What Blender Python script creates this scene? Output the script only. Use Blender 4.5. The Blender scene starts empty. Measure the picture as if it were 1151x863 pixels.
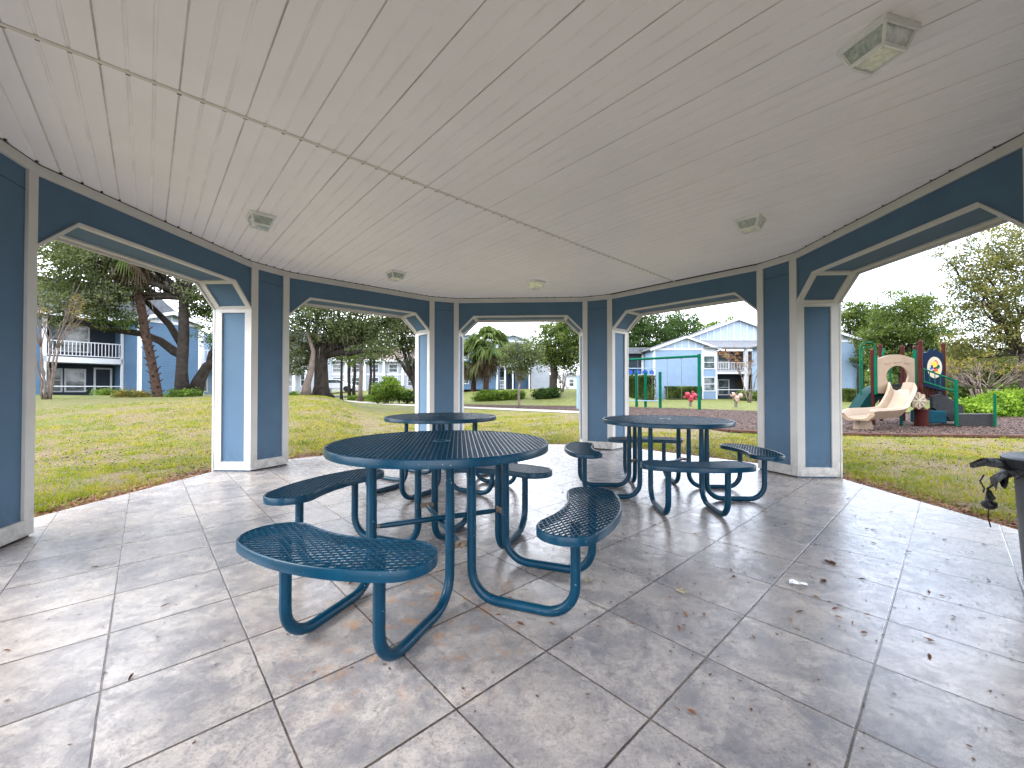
import bpy, bmesh, math, random
import numpy as np
from mathutils import Vector, Matrix
random.seed(7); RNG = np.random.default_rng(11)
R = math.radians; PI = math.pi
S = bpy.context.scene
COL = S.collection
EYE = 1.07; F = 452.0; HY = 437.0; CX = 575.5

def at(px, D, py=None, z=None):
    x = (px-CX)/F*D
    if py is not None: z = EYE+(HY-py)/F*D
    return Vector((x, D, z if z is not None else 0.0))

# ------------------------------------------------------------------ mesh helpers
class MB:
    def __init__(s, M=None): s.v = []; s.f = []; s.M = M or Matrix.Identity(4)
    def add(s, vs, fs):
        n = len(s.v)
        for v in vs: s.v.append(tuple(s.M @ Vector(v)))
        for f in fs: s.f.append([i+n for i in f])
    def box(s, x0, x1, y0, y1, z0, z1):
        s.add([(x0,y0,z0),(x1,y0,z0),(x1,y1,z0),(x0,y1,z0),(x0,y0,z1),(x1,y0,z1),(x1,y1,z1),(x0,y1,z1)],
              [(0,3,2,1),(4,5,6,7),(0,1,5,4),(1,2,6,5),(2,3,7,6),(3,0,4,7)])
        return s
    def obox(s, c, sx, sy, sz, rz=0, rx=0, ry=0):
        m = Matrix.Translation(c) @ Matrix.Rotation(rz,4,'Z') @ Matrix.Rotation(ry,4,'Y') @ Matrix.Rotation(rx,4,'X')
        P = [m @ Vector((a*sx/2, b*sy/2, d*sz/2)) for d in (-1,1) for a,b in ((-1,-1),(1,-1),(1,1),(-1,1))]
        s.add(P, [(0,3,2,1),(4,5,6,7),(0,1,5,4),(1,2,6,5),(2,3,7,6),(3,0,4,7)]); return s
    def beam(s, p, q, w, h):
        p, q = Vector(p), Vector(q); d = q-p; L = d.length; d.normalize()
        up = Vector((0,0,1)) if abs(d.z) < .95 else Vector((0,1,0))
        a = d.cross(up).normalized(); b = a.cross(d).normalized()
        P = []
        for o in (p, q):
            for i,j in ((-1,-1),(1,-1),(1,1),(-1,1)): P.append(o+a*i*w/2+b*j*h/2)
        s.add(P, [(0,1,2,3),(4,7,6,5),(0,4,5,1),(1,5,6,2),(2,6,7,3),(3,7,4,0)]); return s
    def tube(s, pts, r, seg=10, cap=True, closed=False):
        pts = [Vector(p) for p in pts]; n = len(pts)
        rad = r if isinstance(r, (list,tuple)) else [r]*n
        vs = []; prev = None
        for i,p in enumerate(pts):
            if closed: d = pts[(i+1)%n]-pts[i-1]
            elif i == 0: d = pts[1]-p
            elif i == n-1: d = p-pts[-2]
            else: d = (pts[i+1]-p).normalized()+(p-pts[i-1]).normalized()
            d.normalize()
            if prev is None:
                a = d.cross(Vector((0,0,1)) if abs(d.z) < .9 else Vector((1,0,0))).normalized()
            else:
                a = prev-d*prev.dot(d); a.normalize()
            prev = a; b = d.cross(a)
            for k in range(seg):
                t = 2*PI*k/seg; vs.append(p+(a*math.cos(t)+b*math.sin(t))*rad[i])
        fs = []
        m = n if closed else n-1
        for i in range(m):
            j = (i+1)%n
            for k in range(seg):
                l = (k+1)%seg
                fs.append((i*seg+k, i*seg+l, j*seg+l, j*seg+k))
        if cap and not closed:
            fs.append(tuple(range(seg))[::-1]); fs.append(tuple((n-1)*seg+k for k in range(seg)))
        s.add(vs, fs); return s
    def prism(s, poly, d0, d1, axis='z'):
        n = len(poly)
        if axis == 'z': vs = [(x,y,d0) for x,y in poly]+[(x,y,d1) for x,y in poly]
        else: vs = [(x,d0,y) for x,y in poly]+[(x,d1,y) for x,y in poly]
        fs = [tuple(range(n))[::-1], tuple(range(n,2*n))]+[(i,(i+1)%n,n+(i+1)%n,n+i) for i in range(n)]
        s.add(vs, fs); return s
    def lathe(s, prof, c=(0,0,0), seg=32, capb=True, capt=True):
        vs = []; n = len(prof)
        for r,z in prof:
            for k in range(seg):
                t = 2*PI*k/seg; vs.append((c[0]+r*math.cos(t), c[1]+r*math.sin(t), c[2]+z))
        fs = [(i*seg+k, i*seg+(k+1)%seg, (i+1)*seg+(k+1)%seg, (i+1)*seg+k) for i in range(n-1) for k in range(seg)]
        if capb: fs.append(tuple(range(seg))[::-1])
        if capt: fs.append(tuple((n-1)*seg+k for k in range(seg)))
        s.add(vs, fs); return s
    def blob(s, c, r, seg=10, rings=6):
        prof = [(math.sin(PI*i/rings), -math.cos(PI*i/rings)) for i in range(rings+1)]
        vs = []
        for a,z in prof:
            for k in range(seg):
                t = 2*PI*k/seg; vs.append((c[0]+r[0]*a*math.cos(t), c[1]+r[1]*a*math.sin(t), c[2]+r[2]*z))
        fs = [(i*seg+k, i*seg+(k+1)%seg, (i+1)*seg+(k+1)%seg, (i+1)*seg+k) for i in range(rings) for k in range(seg)]
        s.add(vs, fs); return s

def root_loc(p):
    while p.parent: p = p.parent
    return p.location.copy()
def obj(name, mb, mat, parent=None, smooth=False, world=False, bevel=0, recalc=False):
    me = bpy.data.meshes.new(name)
    vs = mb.v
    if world and parent:
        L = root_loc(parent); vs = [(a-L.x, b-L.y, c-L.z) for a,b,c in vs]
    me.from_pydata(vs, [], mb.f); me.materials.append(mat)
    if recalc:
        bm = bmesh.new(); bm.from_mesh(me); bmesh.ops.recalc_face_normals(bm, faces=bm.faces); bm.to_mesh(me); bm.free()
    if smooth:
        me.shade_smooth()
    o = bpy.data.objects.new(name, me); COL.objects.link(o)
    if smooth == 'auto': me.set_sharp_from_angle(angle=R(35))
    if parent: o.parent = parent
    if bevel:
        b = o.modifiers.new('bevel','BEVEL'); b.width = bevel; b.segments = 2; b.limit_method = 'ANGLE'
    return o
def npobj(name, V, nper, mat, parent=None, world=False):
    """V: (N*nper,3) verts; faces of nper verts each"""
    V = np.asarray(V, dtype=np.float32).reshape(-1,3)
    if world and parent:
        V = V-np.array(root_loc(parent), dtype=np.float32)
    nv = len(V); nf = nv//nper
    me = bpy.data.meshes.new(name)
    me.vertices.add(nv); me.vertices.foreach_set('co', V.ravel())
    me.loops.add(nv); me.loops.foreach_set('vertex_index', np.arange(nv, dtype=np.int32))
    me.polygons.add(nf); me.polygons.foreach_set('loop_start', (np.arange(nf)*nper).astype(np.int32))
    me.update(calc_edges=True); me.materials.append(mat)
    o = bpy.data.objects.new(name, me); COL.objects.link(o)
    if parent: o.parent = parent
    return o
def tag(o, label=None, cat=None, group=None, kind=None):
    if label: o['label'] = label
    if cat: o['category'] = cat
    if group: o['group'] = group
    if kind: o['kind'] = kind
    return o
def thing(name, label, cat, loc=(0,0,0), rotz=0, group=None):
    o = bpy.data.objects.new(name, None); COL.objects.link(o); o.empty_display_size = .2
    o.location = loc; o.rotation_euler = (0,0,rotz)
    return tag(o, label, cat, group)
def dup(root, loc=None, rotz=None, label=None, scale=None):
    def rec(o, parent):
        c = o.copy(); COL.objects.link(c); c.parent = parent
        for ch in [x for x in bpy.data.objects if x.parent == o]: rec(ch, c)
        return c
    r = rec(root, None)
    if loc is not None: r.location = loc
    if rotz is not None: r.rotation_euler = (0,0,rotz)
    if scale: r.scale = (scale,)*3 if not isinstance(scale, tuple) else scale
    if label: r['label'] = label
    return r

# ------------------------------------------------------------------ materials
def nodes(name):
    m = bpy.data.materials.new(name); m.use_nodes = True
    nt = m.node_tree; b = nt.nodes['Principled BSDF']
    return m, nt, b
def tex_noise(nt, scale, detail=4, rough=.55, coord='Object', vec=None, dist=0):
    tc = nt.nodes.new('ShaderNodeTexCoord'); n = nt.nodes.new('ShaderNodeTexNoise')
    n.inputs['Scale'].default_value = scale; n.inputs['Detail'].default_value = detail; n.inputs['Roughness'].default_value = rough
    n.inputs['Distortion'].default_value = dist
    nt.links.new(vec if vec is not None else tc.outputs[coord], n.inputs['Vector']); return n
def posn(nt):
    g = nt.nodes.new('ShaderNodeNewGeometry'); return g.outputs['Position']
def ramp(nt, src, stops):
    r = nt.nodes.new('ShaderNodeValToRGB'); e = r.color_ramp.elements
    while len(e) < len(stops): e.new(.5)
    for i,(p,c) in enumerate(stops):
        e[i].position = p; e[i].color = (*c,1) if len(c) == 3 else c
    nt.links.new(src, r.inputs[0]); return r.outputs[0]
def mixc(nt, fac, a, b, mode='MIX'):
    m = nt.nodes.new('ShaderNodeMix'); m.data_type = 'RGBA'; m.blend_type = mode
    for i,x in ((0,fac),(6,a),(7,b)):
        if isinstance(x, (int,float)): m.inputs[i].default_value = x
        elif isinstance(x, tuple): m.inputs[i].default_value = (*x,1)
        else: nt.links.new(x, m.inputs[i])
    return m.outputs[2]
def math_(nt, op, a, b=None, c=None):
    m = nt.nodes.new('ShaderNodeMath'); m.operation = op
    for i,x in enumerate((a,b,c)):
        if x is None: continue
        if isinstance(x,(int,float)): m.inputs[i].default_value = x
        else: nt.links.new(x, m.inputs[i])
    return m.outputs[0]
def bump(nt, b, src, strength=.3, dist=.01):
    n = nt.nodes.new('ShaderNodeBump'); n.inputs['Strength'].default_value = strength; n.inputs['Distance'].default_value = dist
    nt.links.new(src, n.inputs['Height']); nt.links.new(n.outputs[0], b.inputs['Normal'])
def mat(name, col, rough=.6, var=.12, scale=6, bmp=0, bscale=60, metallic=0, spec=.14, coord='pos'):
    m, nt, b = nodes(name)
    v = posn(nt) if coord == 'pos' else None
    n = tex_noise(nt, scale, 5, .6, vec=v)
    lo = tuple(c*(1-var) for c in col); hi = tuple(min(1,c*(1+var)) for c in col)
    nt.links.new(ramp(nt, n.outputs[0], [(.3,lo),(.7,hi)]), b.inputs['Base Color'])
    if name.startswith('painted'):
        sp = nt.nodes.new('ShaderNodeSeparateXYZ'); nt.links.new(posn(nt), sp.inputs[0])
        q = nt.nodes.new('ShaderNodeMapRange'); nt.links.new(sp.outputs[2], q.inputs[0]); q.inputs[1].default_value = .30; q.inputs[2].default_value = 0.0
        g2 = tex_noise(nt, 14, 6, .7, vec=posn(nt)); g3 = tex_noise(nt, 45, 5, .75, vec=posn(nt))
        f = math_(nt,'MULTIPLY', q.outputs[0], ramp(nt, g2.outputs[0], [(.4,(0,0,0)),(.62,(.8,.8,.8))]))
        f = math_(nt,'MAXIMUM', f, ramp(nt, g3.outputs[0], [(.66,(0,0,0)),(.72,(.35,.35,.35))]))
        nt.links.new(mixc(nt, f, b.inputs['Base Color'].links[0].from_socket, tuple(c*.45+.01 for c in col)), b.inputs['Base Color'])
    b.inputs['Roughness'].default_value = rough; b.inputs['Metallic'].default_value = metallic
    b.inputs['Specular IOR Level'].default_value = spec
    if bmp:
        n2 = tex_noise(nt, bscale, 3, .6, vec=v); bump(nt, b, n2.outputs[0], bmp, .004)
    return m
M = {}
M['wall_blue'] = mat('painted_blue_board', (.088,.152,.228), .62, .05, 3, .15, 90)
M['trim'] = mat('painted_cream_trim', (.56,.545,.52), .55, .05, 4, .1, 60)
M['ceiling'] = mat('vinyl_soffit', (.92,.89,.88), .42, .03, 1.6, .05, 30)
M['groove'] = mat('shaded_groove', (.72,.70,.65), .7, .25, 3)  # shade of the deep board seams, put into the colour
M['faint_groove'] = mat('faint_groove', (.88,.86,.84), .6, .08, 3)  # weaker painted shade for the shallow grooves
M['channel'] = mat('vinyl_channel', (.70,.67,.60), .5, .06, 8)
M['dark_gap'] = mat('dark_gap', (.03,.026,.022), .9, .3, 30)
M['dark_plastic'] = mat('black_plastic', (.02,.021,.023), .42, .2, 8, spec=.02)
M['roof'] = mat('grey_shingle', (.085,.09,.10), .9, .25, 3, .5, 20)

def mat_table():
    m, nt, b = nodes('blue_plastisol')
    p = posn(nt)
    n = tex_noise(nt, 9, 4, .6, vec=p)
    c = ramp(nt, n.outputs[0], [(.3,(.0004,.024,.048)),(.7,(.0007,.035,.068))])
    n2 = tex_noise(nt, 130, 2, .5, vec=p)
    nicks = ramp(nt, n2.outputs[0], [(.735,(0,0,0)),(.75,(1,1,1))])
    c2 = mixc(nt, nicks, c, (.35,.38,.4))
    nt.links.new(c2, b.inputs['Base Color']); b.inputs['Roughness'].default_value = .3
    b.inputs['Specular IOR Level'].default_value = .2
    bump(nt, b, tex_noise(nt, 220, 2, vec=p).outputs[0], .12, .002)
    return m
M['table'] = mat_table()
M['bolt'] = mat('rusty_steel', (.22,.17,.13), .5, .3, 60, metallic=.7)

CEN = Vector((-.03, 3.9, 0)); AP = 3.413; HA = 1.1275; HB = .265; TH = .49; CZ = 2.734; OT = 2.387; CH = .28
DA = R(42.2)
def mat_floor():
    m, nt, b = nodes('stamped_concrete')
    p = posn(nt)
    # tile grid along the two joint directions
    sep = nt.nodes.new('ShaderNodeSeparateXYZ'); nt.links.new(p, sep.inputs[0])
    def axis(nx, ny, off, sp):
        u = math_(nt,'ADD', math_(nt,'MULTIPLY',sep.outputs[0],nx), math_(nt,'MULTIPLY',sep.outputs[1],ny))
        return math_(nt,'DIVIDE', math_(nt,'SUBTRACT',u,off), sp)
    h = EYE
    ua = axis(-.674, .738, .199*h, .427*h); ub = axis(.738, .674, -.099*h, .4125*h)
    wob = math_(nt,'MULTIPLY', math_(nt,'SUBTRACT', tex_noise(nt, 5, 3, .6, vec=p).outputs[0], .5), .012)
    def dist(u):
        f = math_(nt,'FRACT', math_(nt,'ADD',u,wob)); return math_(nt,'MINIMUM', f, math_(nt,'SUBTRACT',1.0,f))
    da, db = dist(ua), dist(ub)
    comb = nt.nodes.new('ShaderNodeCombineXYZ')
    nt.links.new(math_(nt,'FLOOR',math_(nt,'ADD',ua,wob)), comb.inputs[0]); nt.links.new(math_(nt,'FLOOR',math_(nt,'ADD',ub,wob)), comb.inputs[1])
    wn = nt.nodes.new('ShaderNodeTexWhiteNoise'); nt.links.new(comb.outputs[0], wn.inputs['Vector'])
    tint = ramp(nt, wn.outputs[0], [(0,(.76,.74,.735)),(1,(.95,.92,.89))])
    def sm(x, lo, hi):
        q = nt.nodes.new('ShaderNodeMapRange'); q.interpolation_type = 'SMOOTHSTEP'
        nt.links.new(x, q.inputs[0]); q.inputs[1].default_value = lo; q.inputs[2].default_value = hi; return q.outputs[0]
    ja, jb = sm(da,.006,.013), sm(db,.004,.010)
    j = math_(nt,'MULTIPLY', ja, jb)
    # blotches: offset the pattern per tile
    off = nt.nodes.new('ShaderNodeVectorMath'); off.operation = 'MULTIPLY_ADD'
    nt.links.new(wn.outputs[1], off.inputs[0]); off.inputs[1].default_value = (7,7,7); nt.links.new(p, off.inputs[2])
    n1 = tex_noise(nt, 3.4, 9, .72, vec=off.outputs[0], dist=.2)
    n2 = tex_noise(nt, 12, 9, .78, vec=off.outputs[0], dist=.5)
    n3 = tex_noise(nt, 1.1, 3, .5, vec=p)
    n4 = tex_noise(nt, 85, 6, .8, vec=p)
    c = ramp(nt, n1.outputs[0], [(.32,(.16,.16,.175)),(.45,(.27,.26,.258)),(.54,(.36,.34,.325)),(.68,(.44,.41,.385))])
    c = mixc(nt, ramp(nt, n2.outputs[0], [(.46,(0,0,0)),(.64,(.85,.85,.85))]), c, (.15,.152,.175))
    c = mixc(nt, ramp(nt, n4.outputs[0], [(.50,(0,0,0)),(.66,(.85,.85,.85))]), c, (.12,.115,.118))
    c = mixc(nt, ramp(nt, n3.outputs[0], [(.45,(0,0,0)),(.7,(.35,.35,.35))]), c, (.42,.36,.30))
    n5 = tex_noise(nt, 19, 8, .8, vec=off.outputs[0]); n6 = tex_noise(nt, 6.5, 9, .75, vec=off.outputs[0]); n7 = tex_noise(nt, 160, 3, .6, vec=p)
    c = mixc(nt, ramp(nt, n5.outputs[0], [(.555,(0,0,0)),(.60,(.55,.55,.55))]), c, (.15,.14,.14))
    c = mixc(nt, ramp(nt, n6.outputs[0], [(.56,(0,0,0)),(.60,(.4,.4,.4))]), c, (.47,.44,.41))
    c = mixc(nt, ramp(nt, n7.outputs[0], [(.60,(0,0,0)),(.66,(.5,.5,.5))]), c, (.10,.09,.09))
    c = mixc(nt, 1.0, c, tint, 'MULTIPLY')
    # rust stains round the nearest table, scuffs
    vd = nt.nodes.new('ShaderNodeVectorMath'); vd.operation = 'DISTANCE'; nt.links.new(p, vd.inputs[0]); vd.inputs[1].default_value = (-.45,1.98,0)
    near = sm(vd.outputs['Value'], .85, .15)
    rn = tex_noise(nt, 9.5, 6, .75, vec=p, dist=.3)
    rust = math_(nt,'MULTIPLY', near, ramp(nt, rn.outputs[0], [(.53,(0,0,0)),(.66,(.85,.85,.85))]))
    c = mixc(nt, rust, c, (.34,.17,.07))
    # small dark specks
    vo = nt.nodes.new('ShaderNodeTexVoronoi'); vo.inputs['Scale'].default_value = 6.5; nt.links.new(p, vo.inputs['Vector'])
    speck = sm(vo.outputs['Distance'], .05, .025)
    gate = ramp(nt, tex_noise(nt, 1.7, 2, vec=p).outputs[0], [(.5,(0,0,0)),(.6,(.7,.7,.7))])
    c = mixc(nt, math_(nt,'MULTIPLY',speck,gate), c, (.09,.075,.065))
    jc = mixc(nt, ramp(nt, tex_noise(nt,20,4,vec=p).outputs[0],[(.4,(0,0,0)),(.6,(1,1,1))]), (.035,.028,.026), (.075,.055,.042))
    c = mixc(nt, j, jc, c)
    nt.links.new(c, b.inputs['Base Color'])
    rr = ramp(nt, n2.outputs[0], [(.3,(.17,.17,.17)),(.7,(.38,.38,.38))])
    nt.links.new(rr, b.inputs['Roughness'])
    b.inputs['Specular IOR Level'].default_value = .5
    hsum = math_(nt,'ADD', math_(nt,'MULTIPLY',j,.45), math_(nt,'MULTIPLY', n2.outputs[0], .35))
    bump(nt, b, hsum, .5, .006)
    return m
M['floor'] = mat_floor()

def mat_grass():
    m, nt, b = nodes('lawn')
    p = posn(nt)
    a = tex_noise(nt, .55, 5, .65, vec=p); d = tex_noise(nt, 3.2, 6, .7, vec=p, dist=.5); e = tex_noise(nt, 38, 5, .75, vec=p)
    g = ramp(nt, e.outputs[0], [(.36,(.014,.022,.003)),(.5,(.065,.08,.009)),(.64,(.16,.16,.022))])
    s = ramp(nt, e.outputs[0], [(.34,(.03,.021,.012)),(.5,(.11,.082,.042)),(.66,(.24,.19,.10))])
    f = ramp(nt, math_(nt,'ADD', math_(nt,'MULTIPLY',a.outputs[0],.5), math_(nt,'MULTIPLY',d.outputs[0],.5)), [(.40,(0,0,0)),(.52,(1,1,1))])
    c = mixc(nt, f, g, s)
    # further away the turf reads greener
    vd = nt.nodes.new('ShaderNodeVectorMath'); vd.operation='DISTANCE'; nt.links.new(p, vd.inputs[0]); vd.inputs[1].default_value=(0,3.9,0)
    far = nt.nodes.new('ShaderNodeMapRange'); nt.links.new(vd.outputs['Value'], far.inputs[0]); far.inputs[1].default_value=12; far.inputs[2].default_value=22; far.inputs[4].default_value=.65
    c = mixc(nt, far.outputs[0], c, ramp(nt, d.outputs[0], [(.38,(.026,.05,.007)),(.52,(.065,.092,.013)),(.64,(.13,.13,.034))]))
    nt.links.new(c, b.inputs['Base Color']); b.inputs['Roughness'].default_value = .9; b.inputs['Specular IOR Level'].default_value = .15
    bump(nt, b, e.outputs[0], .9, .05)
    return m
M['grass'] = mat_grass()
def leafmat(name, cols, tr=.35, scale=1.2, fine=14):
    m, nt, b = nodes(name)
    p = posn(nt)
    a = tex_noise(nt, scale, 3, .6, vec=p); e = tex_noise(nt, fine, 2, .6, vec=p)
    s = math_(nt,'ADD', math_(nt,'MULTIPLY',a.outputs[0],.55), math_(nt,'MULTIPLY',e.outputs[0],.45))
    n = len(cols); c = ramp(nt, s, [(.34+.32*i/(n-1), cc) for i,cc in enumerate(cols)])
    nt.links.new(c, b.inputs['Base Color']); b.inputs['Roughness'].default_value = .6; b.inputs['Specular IOR Level'].default_value = .1
    t = nt.nodes.new('ShaderNodeBsdfTranslucent'); nt.links.new(mixc(nt, 1.0, c, (1.3,1.35,.8), 'MULTIPLY'), t.inputs[0])
    mx = nt.nodes.new('ShaderNodeMixShader'); mx.inputs[0].default_value = tr
    nt.links.new(b.outputs[0], mx.inputs[1]); nt.links.new(t.outputs[0], mx.inputs[2])
    nt.links.new(mx.outputs[0], nt.nodes['Material Output'].inputs[0])
    return m
M['blade'] = leafmat('grass_blades', [(0.0474, 0.0836, 0.0032), (0.1205, 0.1506, 0.0064), (0.2023, 0.1882, 0.016), (0.2497, 0.1924, 0.0533)], .3, 1.5, 7)
M['oak_leaf'] = leafmat('oak_leaves', [(0.0112, 0.0208, 0.0056), (0.0304, 0.0496, 0.0112), (0.068, 0.096, 0.0208), (0.136, 0.16, 0.04)])
M['oak_leaf_grey'] = leafmat('grey_oak_leaves', [(0.0176, 0.0256, 0.0112), (0.04, 0.0544, 0.0208), (0.088, 0.104, 0.044), (0.16, 0.172, 0.088)])
M['bright_leaf'] = leafmat('bright_leaves', [(0.0176, 0.036, 0.0064), (0.04, 0.076, 0.0112), (0.088, 0.136, 0.02), (0.168, 0.216, 0.036)], .4)
M['lime_leaf'] = leafmat('lime_leaves', [(0.0255, 0.0553, 0.0068), (0.068, 0.1275, 0.0119), (0.136, 0.2125, 0.0213), (0.221, 0.289, 0.0425)], .4)
M['olive_leaf'] = leafmat('olive_leaves', [(.022,.024,.009),(.06,.066,.02),(.13,.125,.04),(.22,.19,.075)], .35)
M['dark_leaf'] = leafmat('dark_leaves', [(0.0056, 0.0128, 0.004), (0.0144, 0.0304, 0.0072), (0.0304, 0.0576, 0.0128), (0.068, 0.1, 0.024)])
M['rust_leaf'] = leafmat('autumn_leaves', [(0.051, 0.0638, 0.0153), (0.1275, 0.1062, 0.0255), (0.2295, 0.1615, 0.0382)], .4)
M['red_leaf'] = leafmat('reddish_leaves', [(0.112, 0.042, 0.021), (0.196, 0.084, 0.035), (0.21, 0.154, 0.042)], .4)
M['moss'] = leafmat('spanish_moss', [(0.063, 0.063, 0.0525), (0.112, 0.1085, 0.091), (0.168, 0.161, 0.14)], .3, 2)
M['palm'] = leafmat('palm_fronds', [(0.024, 0.04, 0.012), (0.056, 0.084, 0.02), (0.12, 0.152, 0.048)], .3)
M['palm_dead'] = leafmat('dead_fronds', [(.03,.02,.013),(.07,.052,.034),(.13,.105,.075)], .25)
M['chip'] = leafmat('bark_chips', [(.016,.009,.007),(.04,.021,.016),(.085,.052,.038),(.18,.125,.095)], .0, 6, 31)
M['litter'] = leafmat('fallen_leaves', [(.06,.022,.012),(.15,.06,.03),(.27,.15,.075)], .1, 5, 40)
M['bark'] = mat('oak_bark', (.021,.017,.014), .95, .5, 5, .9, 22)
M['bark_pale'] = mat('pale_bark', (.10,.078,.065), .9, .3, 6, .6, 22)
M['bark_palm'] = mat('palm_bark', (.035,.021,.015), .95, .6, 9, .9, 18)
M['mulch'] = mat('mulch_bed', (.028,.017,.014), .95, .55, 22, .9, 40)
M['concrete'] = mat('path_concrete', (.21,.19,.175), .85, .1, 3, .3, 40)
M['timber'] = mat('edging_timber', (.055,.025,.017), .85, .35, 7, .5, 30)
M['asphalt'] = mat('asphalt', (.06,.06,.062), .9, .2, 3)
M['litterdark'] = mat('dark_leaf_bits', (.07,.035,.02), .8, .4, 50)

def siding(name, col, vertical=False, pitch=.16, line=.45):
    m, nt, b = nodes(name)
    g = nt.nodes.new('ShaderNodeNewGeometry'); sep = nt.nodes.new('ShaderNodeSeparateXYZ'); nt.links.new(g.outputs['Position'], sep.inputs[0])
    f = math_(nt,'FRACT', math_(nt,'DIVIDE', sep.outputs[2], pitch))
    c = ramp(nt, f, [(0,tuple(x*line for x in col)),(.12,col),(.95,tuple(min(1,x*1.04) for x in col)),(1,tuple(x*line for x in col))])
    n = tex_noise(nt, 2, 4, vec=g.outputs['Position'])
    c = mixc(nt, .35, c, mixc(nt, 1., c, ramp(nt, n.outputs[0], [(.3,(.75,.75,.75)),(.7,(1.1,1.1,1.1))]), 'MULTIPLY'))
    nt.links.new(c, b.inputs['Base Color']); b.inputs['Roughness'].default_value = .6
    bump(nt, b, f, .6, .03)
    return m
M['siding'] = siding('blue_lap_siding', (.045,.10,.175))
M['siding_pale'] = siding('pale_lap_siding', (.145,.215,.31))
M['siding_white'] = siding('whitish_lap_siding', (.26,.28,.31))
M['white'] = mat('white_paint', (.42,.43,.45), .5, .05, 2)
M['batten_blue'] = mat('pale_blue_board', (.22,.275,.35), .6, .05, 2)
M['porch_dark'] = mat('porch_wall', (.022,.030,.042), .7, .15, 1)  # shade inside the porches, painted into the wall colour
def mat_glass():
    m, nt, b = nodes('window_glass')
    b.inputs['Base Color'].default_value = (.03,.045,.05,1); b.inputs['Roughness'].default_value = .06
    n = tex_noise(nt, 2.5, 2, vec=posn(nt)); nt.links.new(ramp(nt, n.outputs[0], [(.4,(.02,.03,.03)),(.65,(.10,.12,.12))]), b.inputs['Base Color'])
    return m
M['glass'] = mat_glass()
def mat_lens():
    m, nt, b = nodes('ribbed_lens')
    b.inputs['Base Color'].default_value = (.50,.60,.54,1); b.inputs['Roughness'].default_value = .15
    b.inputs['Transmission Weight'].default_value = .55
    n = tex_noise(nt, 45, 3, vec=posn(nt)); nt.links.new(ramp(nt, n.outputs[0], [(.35,(.45,.53,.48)),(.65,(.85,.9,.86))]), b.inputs['Base Color'])
    bump(nt, b, n.outputs[0], .6, .004)
    return m
M['lens'] = mat_lens()
M['fixture'] = mat('fixture_white', (.80,.80,.78), .4, .04, 6)
M['green_metal'] = mat('green_powder_coat', (.0015,.052,.028), .4, .15, 5, spec=.02)
M['green_dark'] = mat('dark_green_plastic', (.004,.022,.022), .4, .2, 5, spec=.02)
M['brown_metal'] = mat('brown_powder_coat', (.030,.008,.007), .4, .15, 5, spec=.02)
M['tan'] = mat('tan_plastic', (.175,.128,.088), .42, .08, 4)
M['navy'] = mat('navy_plastic', (.003,.009,.022), .4, .2, 5, spec=.02)
M['teal'] = mat('teal_plastic', (.003,.025,.036), .4, .2, 5, spec=.02)
M['greymesh'] = mat('perforated_grey', (.022,.022,.023), .5, .5, 55, spec=.02)
M['pink'] = mat('pink_plastic', (.22,.025,.04), .4, .15, 8)
M['peach'] = mat('pale_peach_plastic', (.24,.16,.13), .4, .15, 8)
M['bluep'] = mat('blue_plastic', (.008,.05,.22), .4, .2, 8)
M['yellow'] = mat('yellow_paint', (.38,.24,.03), .5, .1, 8)
M['red'] = mat('red_paint', (.25,.03,.02), .5, .1, 8)
M['cream'] = mat('cream_paint', (.27,.235,.17), .5, .1, 8)
M['chain'] = mat('chain_steel', (.10,.09,.09), .4, .3, 30, metallic=.6)
M['can'] = mat('grey_can_plastic', (.10,.105,.11), .5, .1, 6)
M['lid'] = mat('dark_lid_plastic', (.022,.024,.027), .45, .15, 6)
def mat_bag():
    m, nt, b = nodes('black_liner')
    b.inputs['Base Color'].default_value = (.004,.004,.0045,1); b.inputs['Roughness'].default_value = .42
    bump(nt, b, tex_noise(nt, 26, 4, .6, vec=posn(nt), dist=1).outputs[0], 1, .02); return m
M['bag'] = mat_bag()
M['car'] = mat('white_car_paint', (.45,.46,.47), .25, .03, 1)
M['paper'] = mat('crumpled_paper', (.72,.74,.8), .6, .1, 60)
M['box_blue'] = mat('pale_blue_metal', (.14,.21,.28), .5, .06, 3)

# ------------------------------------------------------------------ terrain
def sst(t):
    t = np.clip(t,0,1); return t*t*(3-2*t)
def path_s(x, y):      # signed distance beyond the path line
    # line through (3.2,19) and (-11.4,31)
    d = np.array([-14.6,12.0]); d = d/np.linalg.norm(d); n = np.array([d[1],-d[0]])*-1
    n = np.array([12.0,14.6])/math.hypot(12,14.6)
    return (x-3.2)*n[0]+(y-19.0)*n[1]
def zg(x, y):
    x = np.asarray(x, float); y = np.asarray(y, float)
    az = np.arctan2(x, np.maximum(y,.01))          # 0 = straight ahead
    front = sst((y-2)/6)
    s = path_s(x,y)
    rise = 1.12*sst((s-5.5)/14)*(1-sst((az-.20)/.14))*front
    wl = sst((-.31-az)/.14)
    bumpz = .80*sst((y-5)/12.5)*(1-.75*sst((y-21.5)/6))*wl*front
    dip = (.16*np.sin(x*.55+1)*np.cos(y*.4)*.25)*sst((np.hypot(x,y-3.9)-6)/6)*wl
    # rise only beyond, combine
    return -.05+np.maximum(rise*(1-wl*.55), bumpz)+dip
def zf(x, y): return float(zg(x,y))

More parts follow.
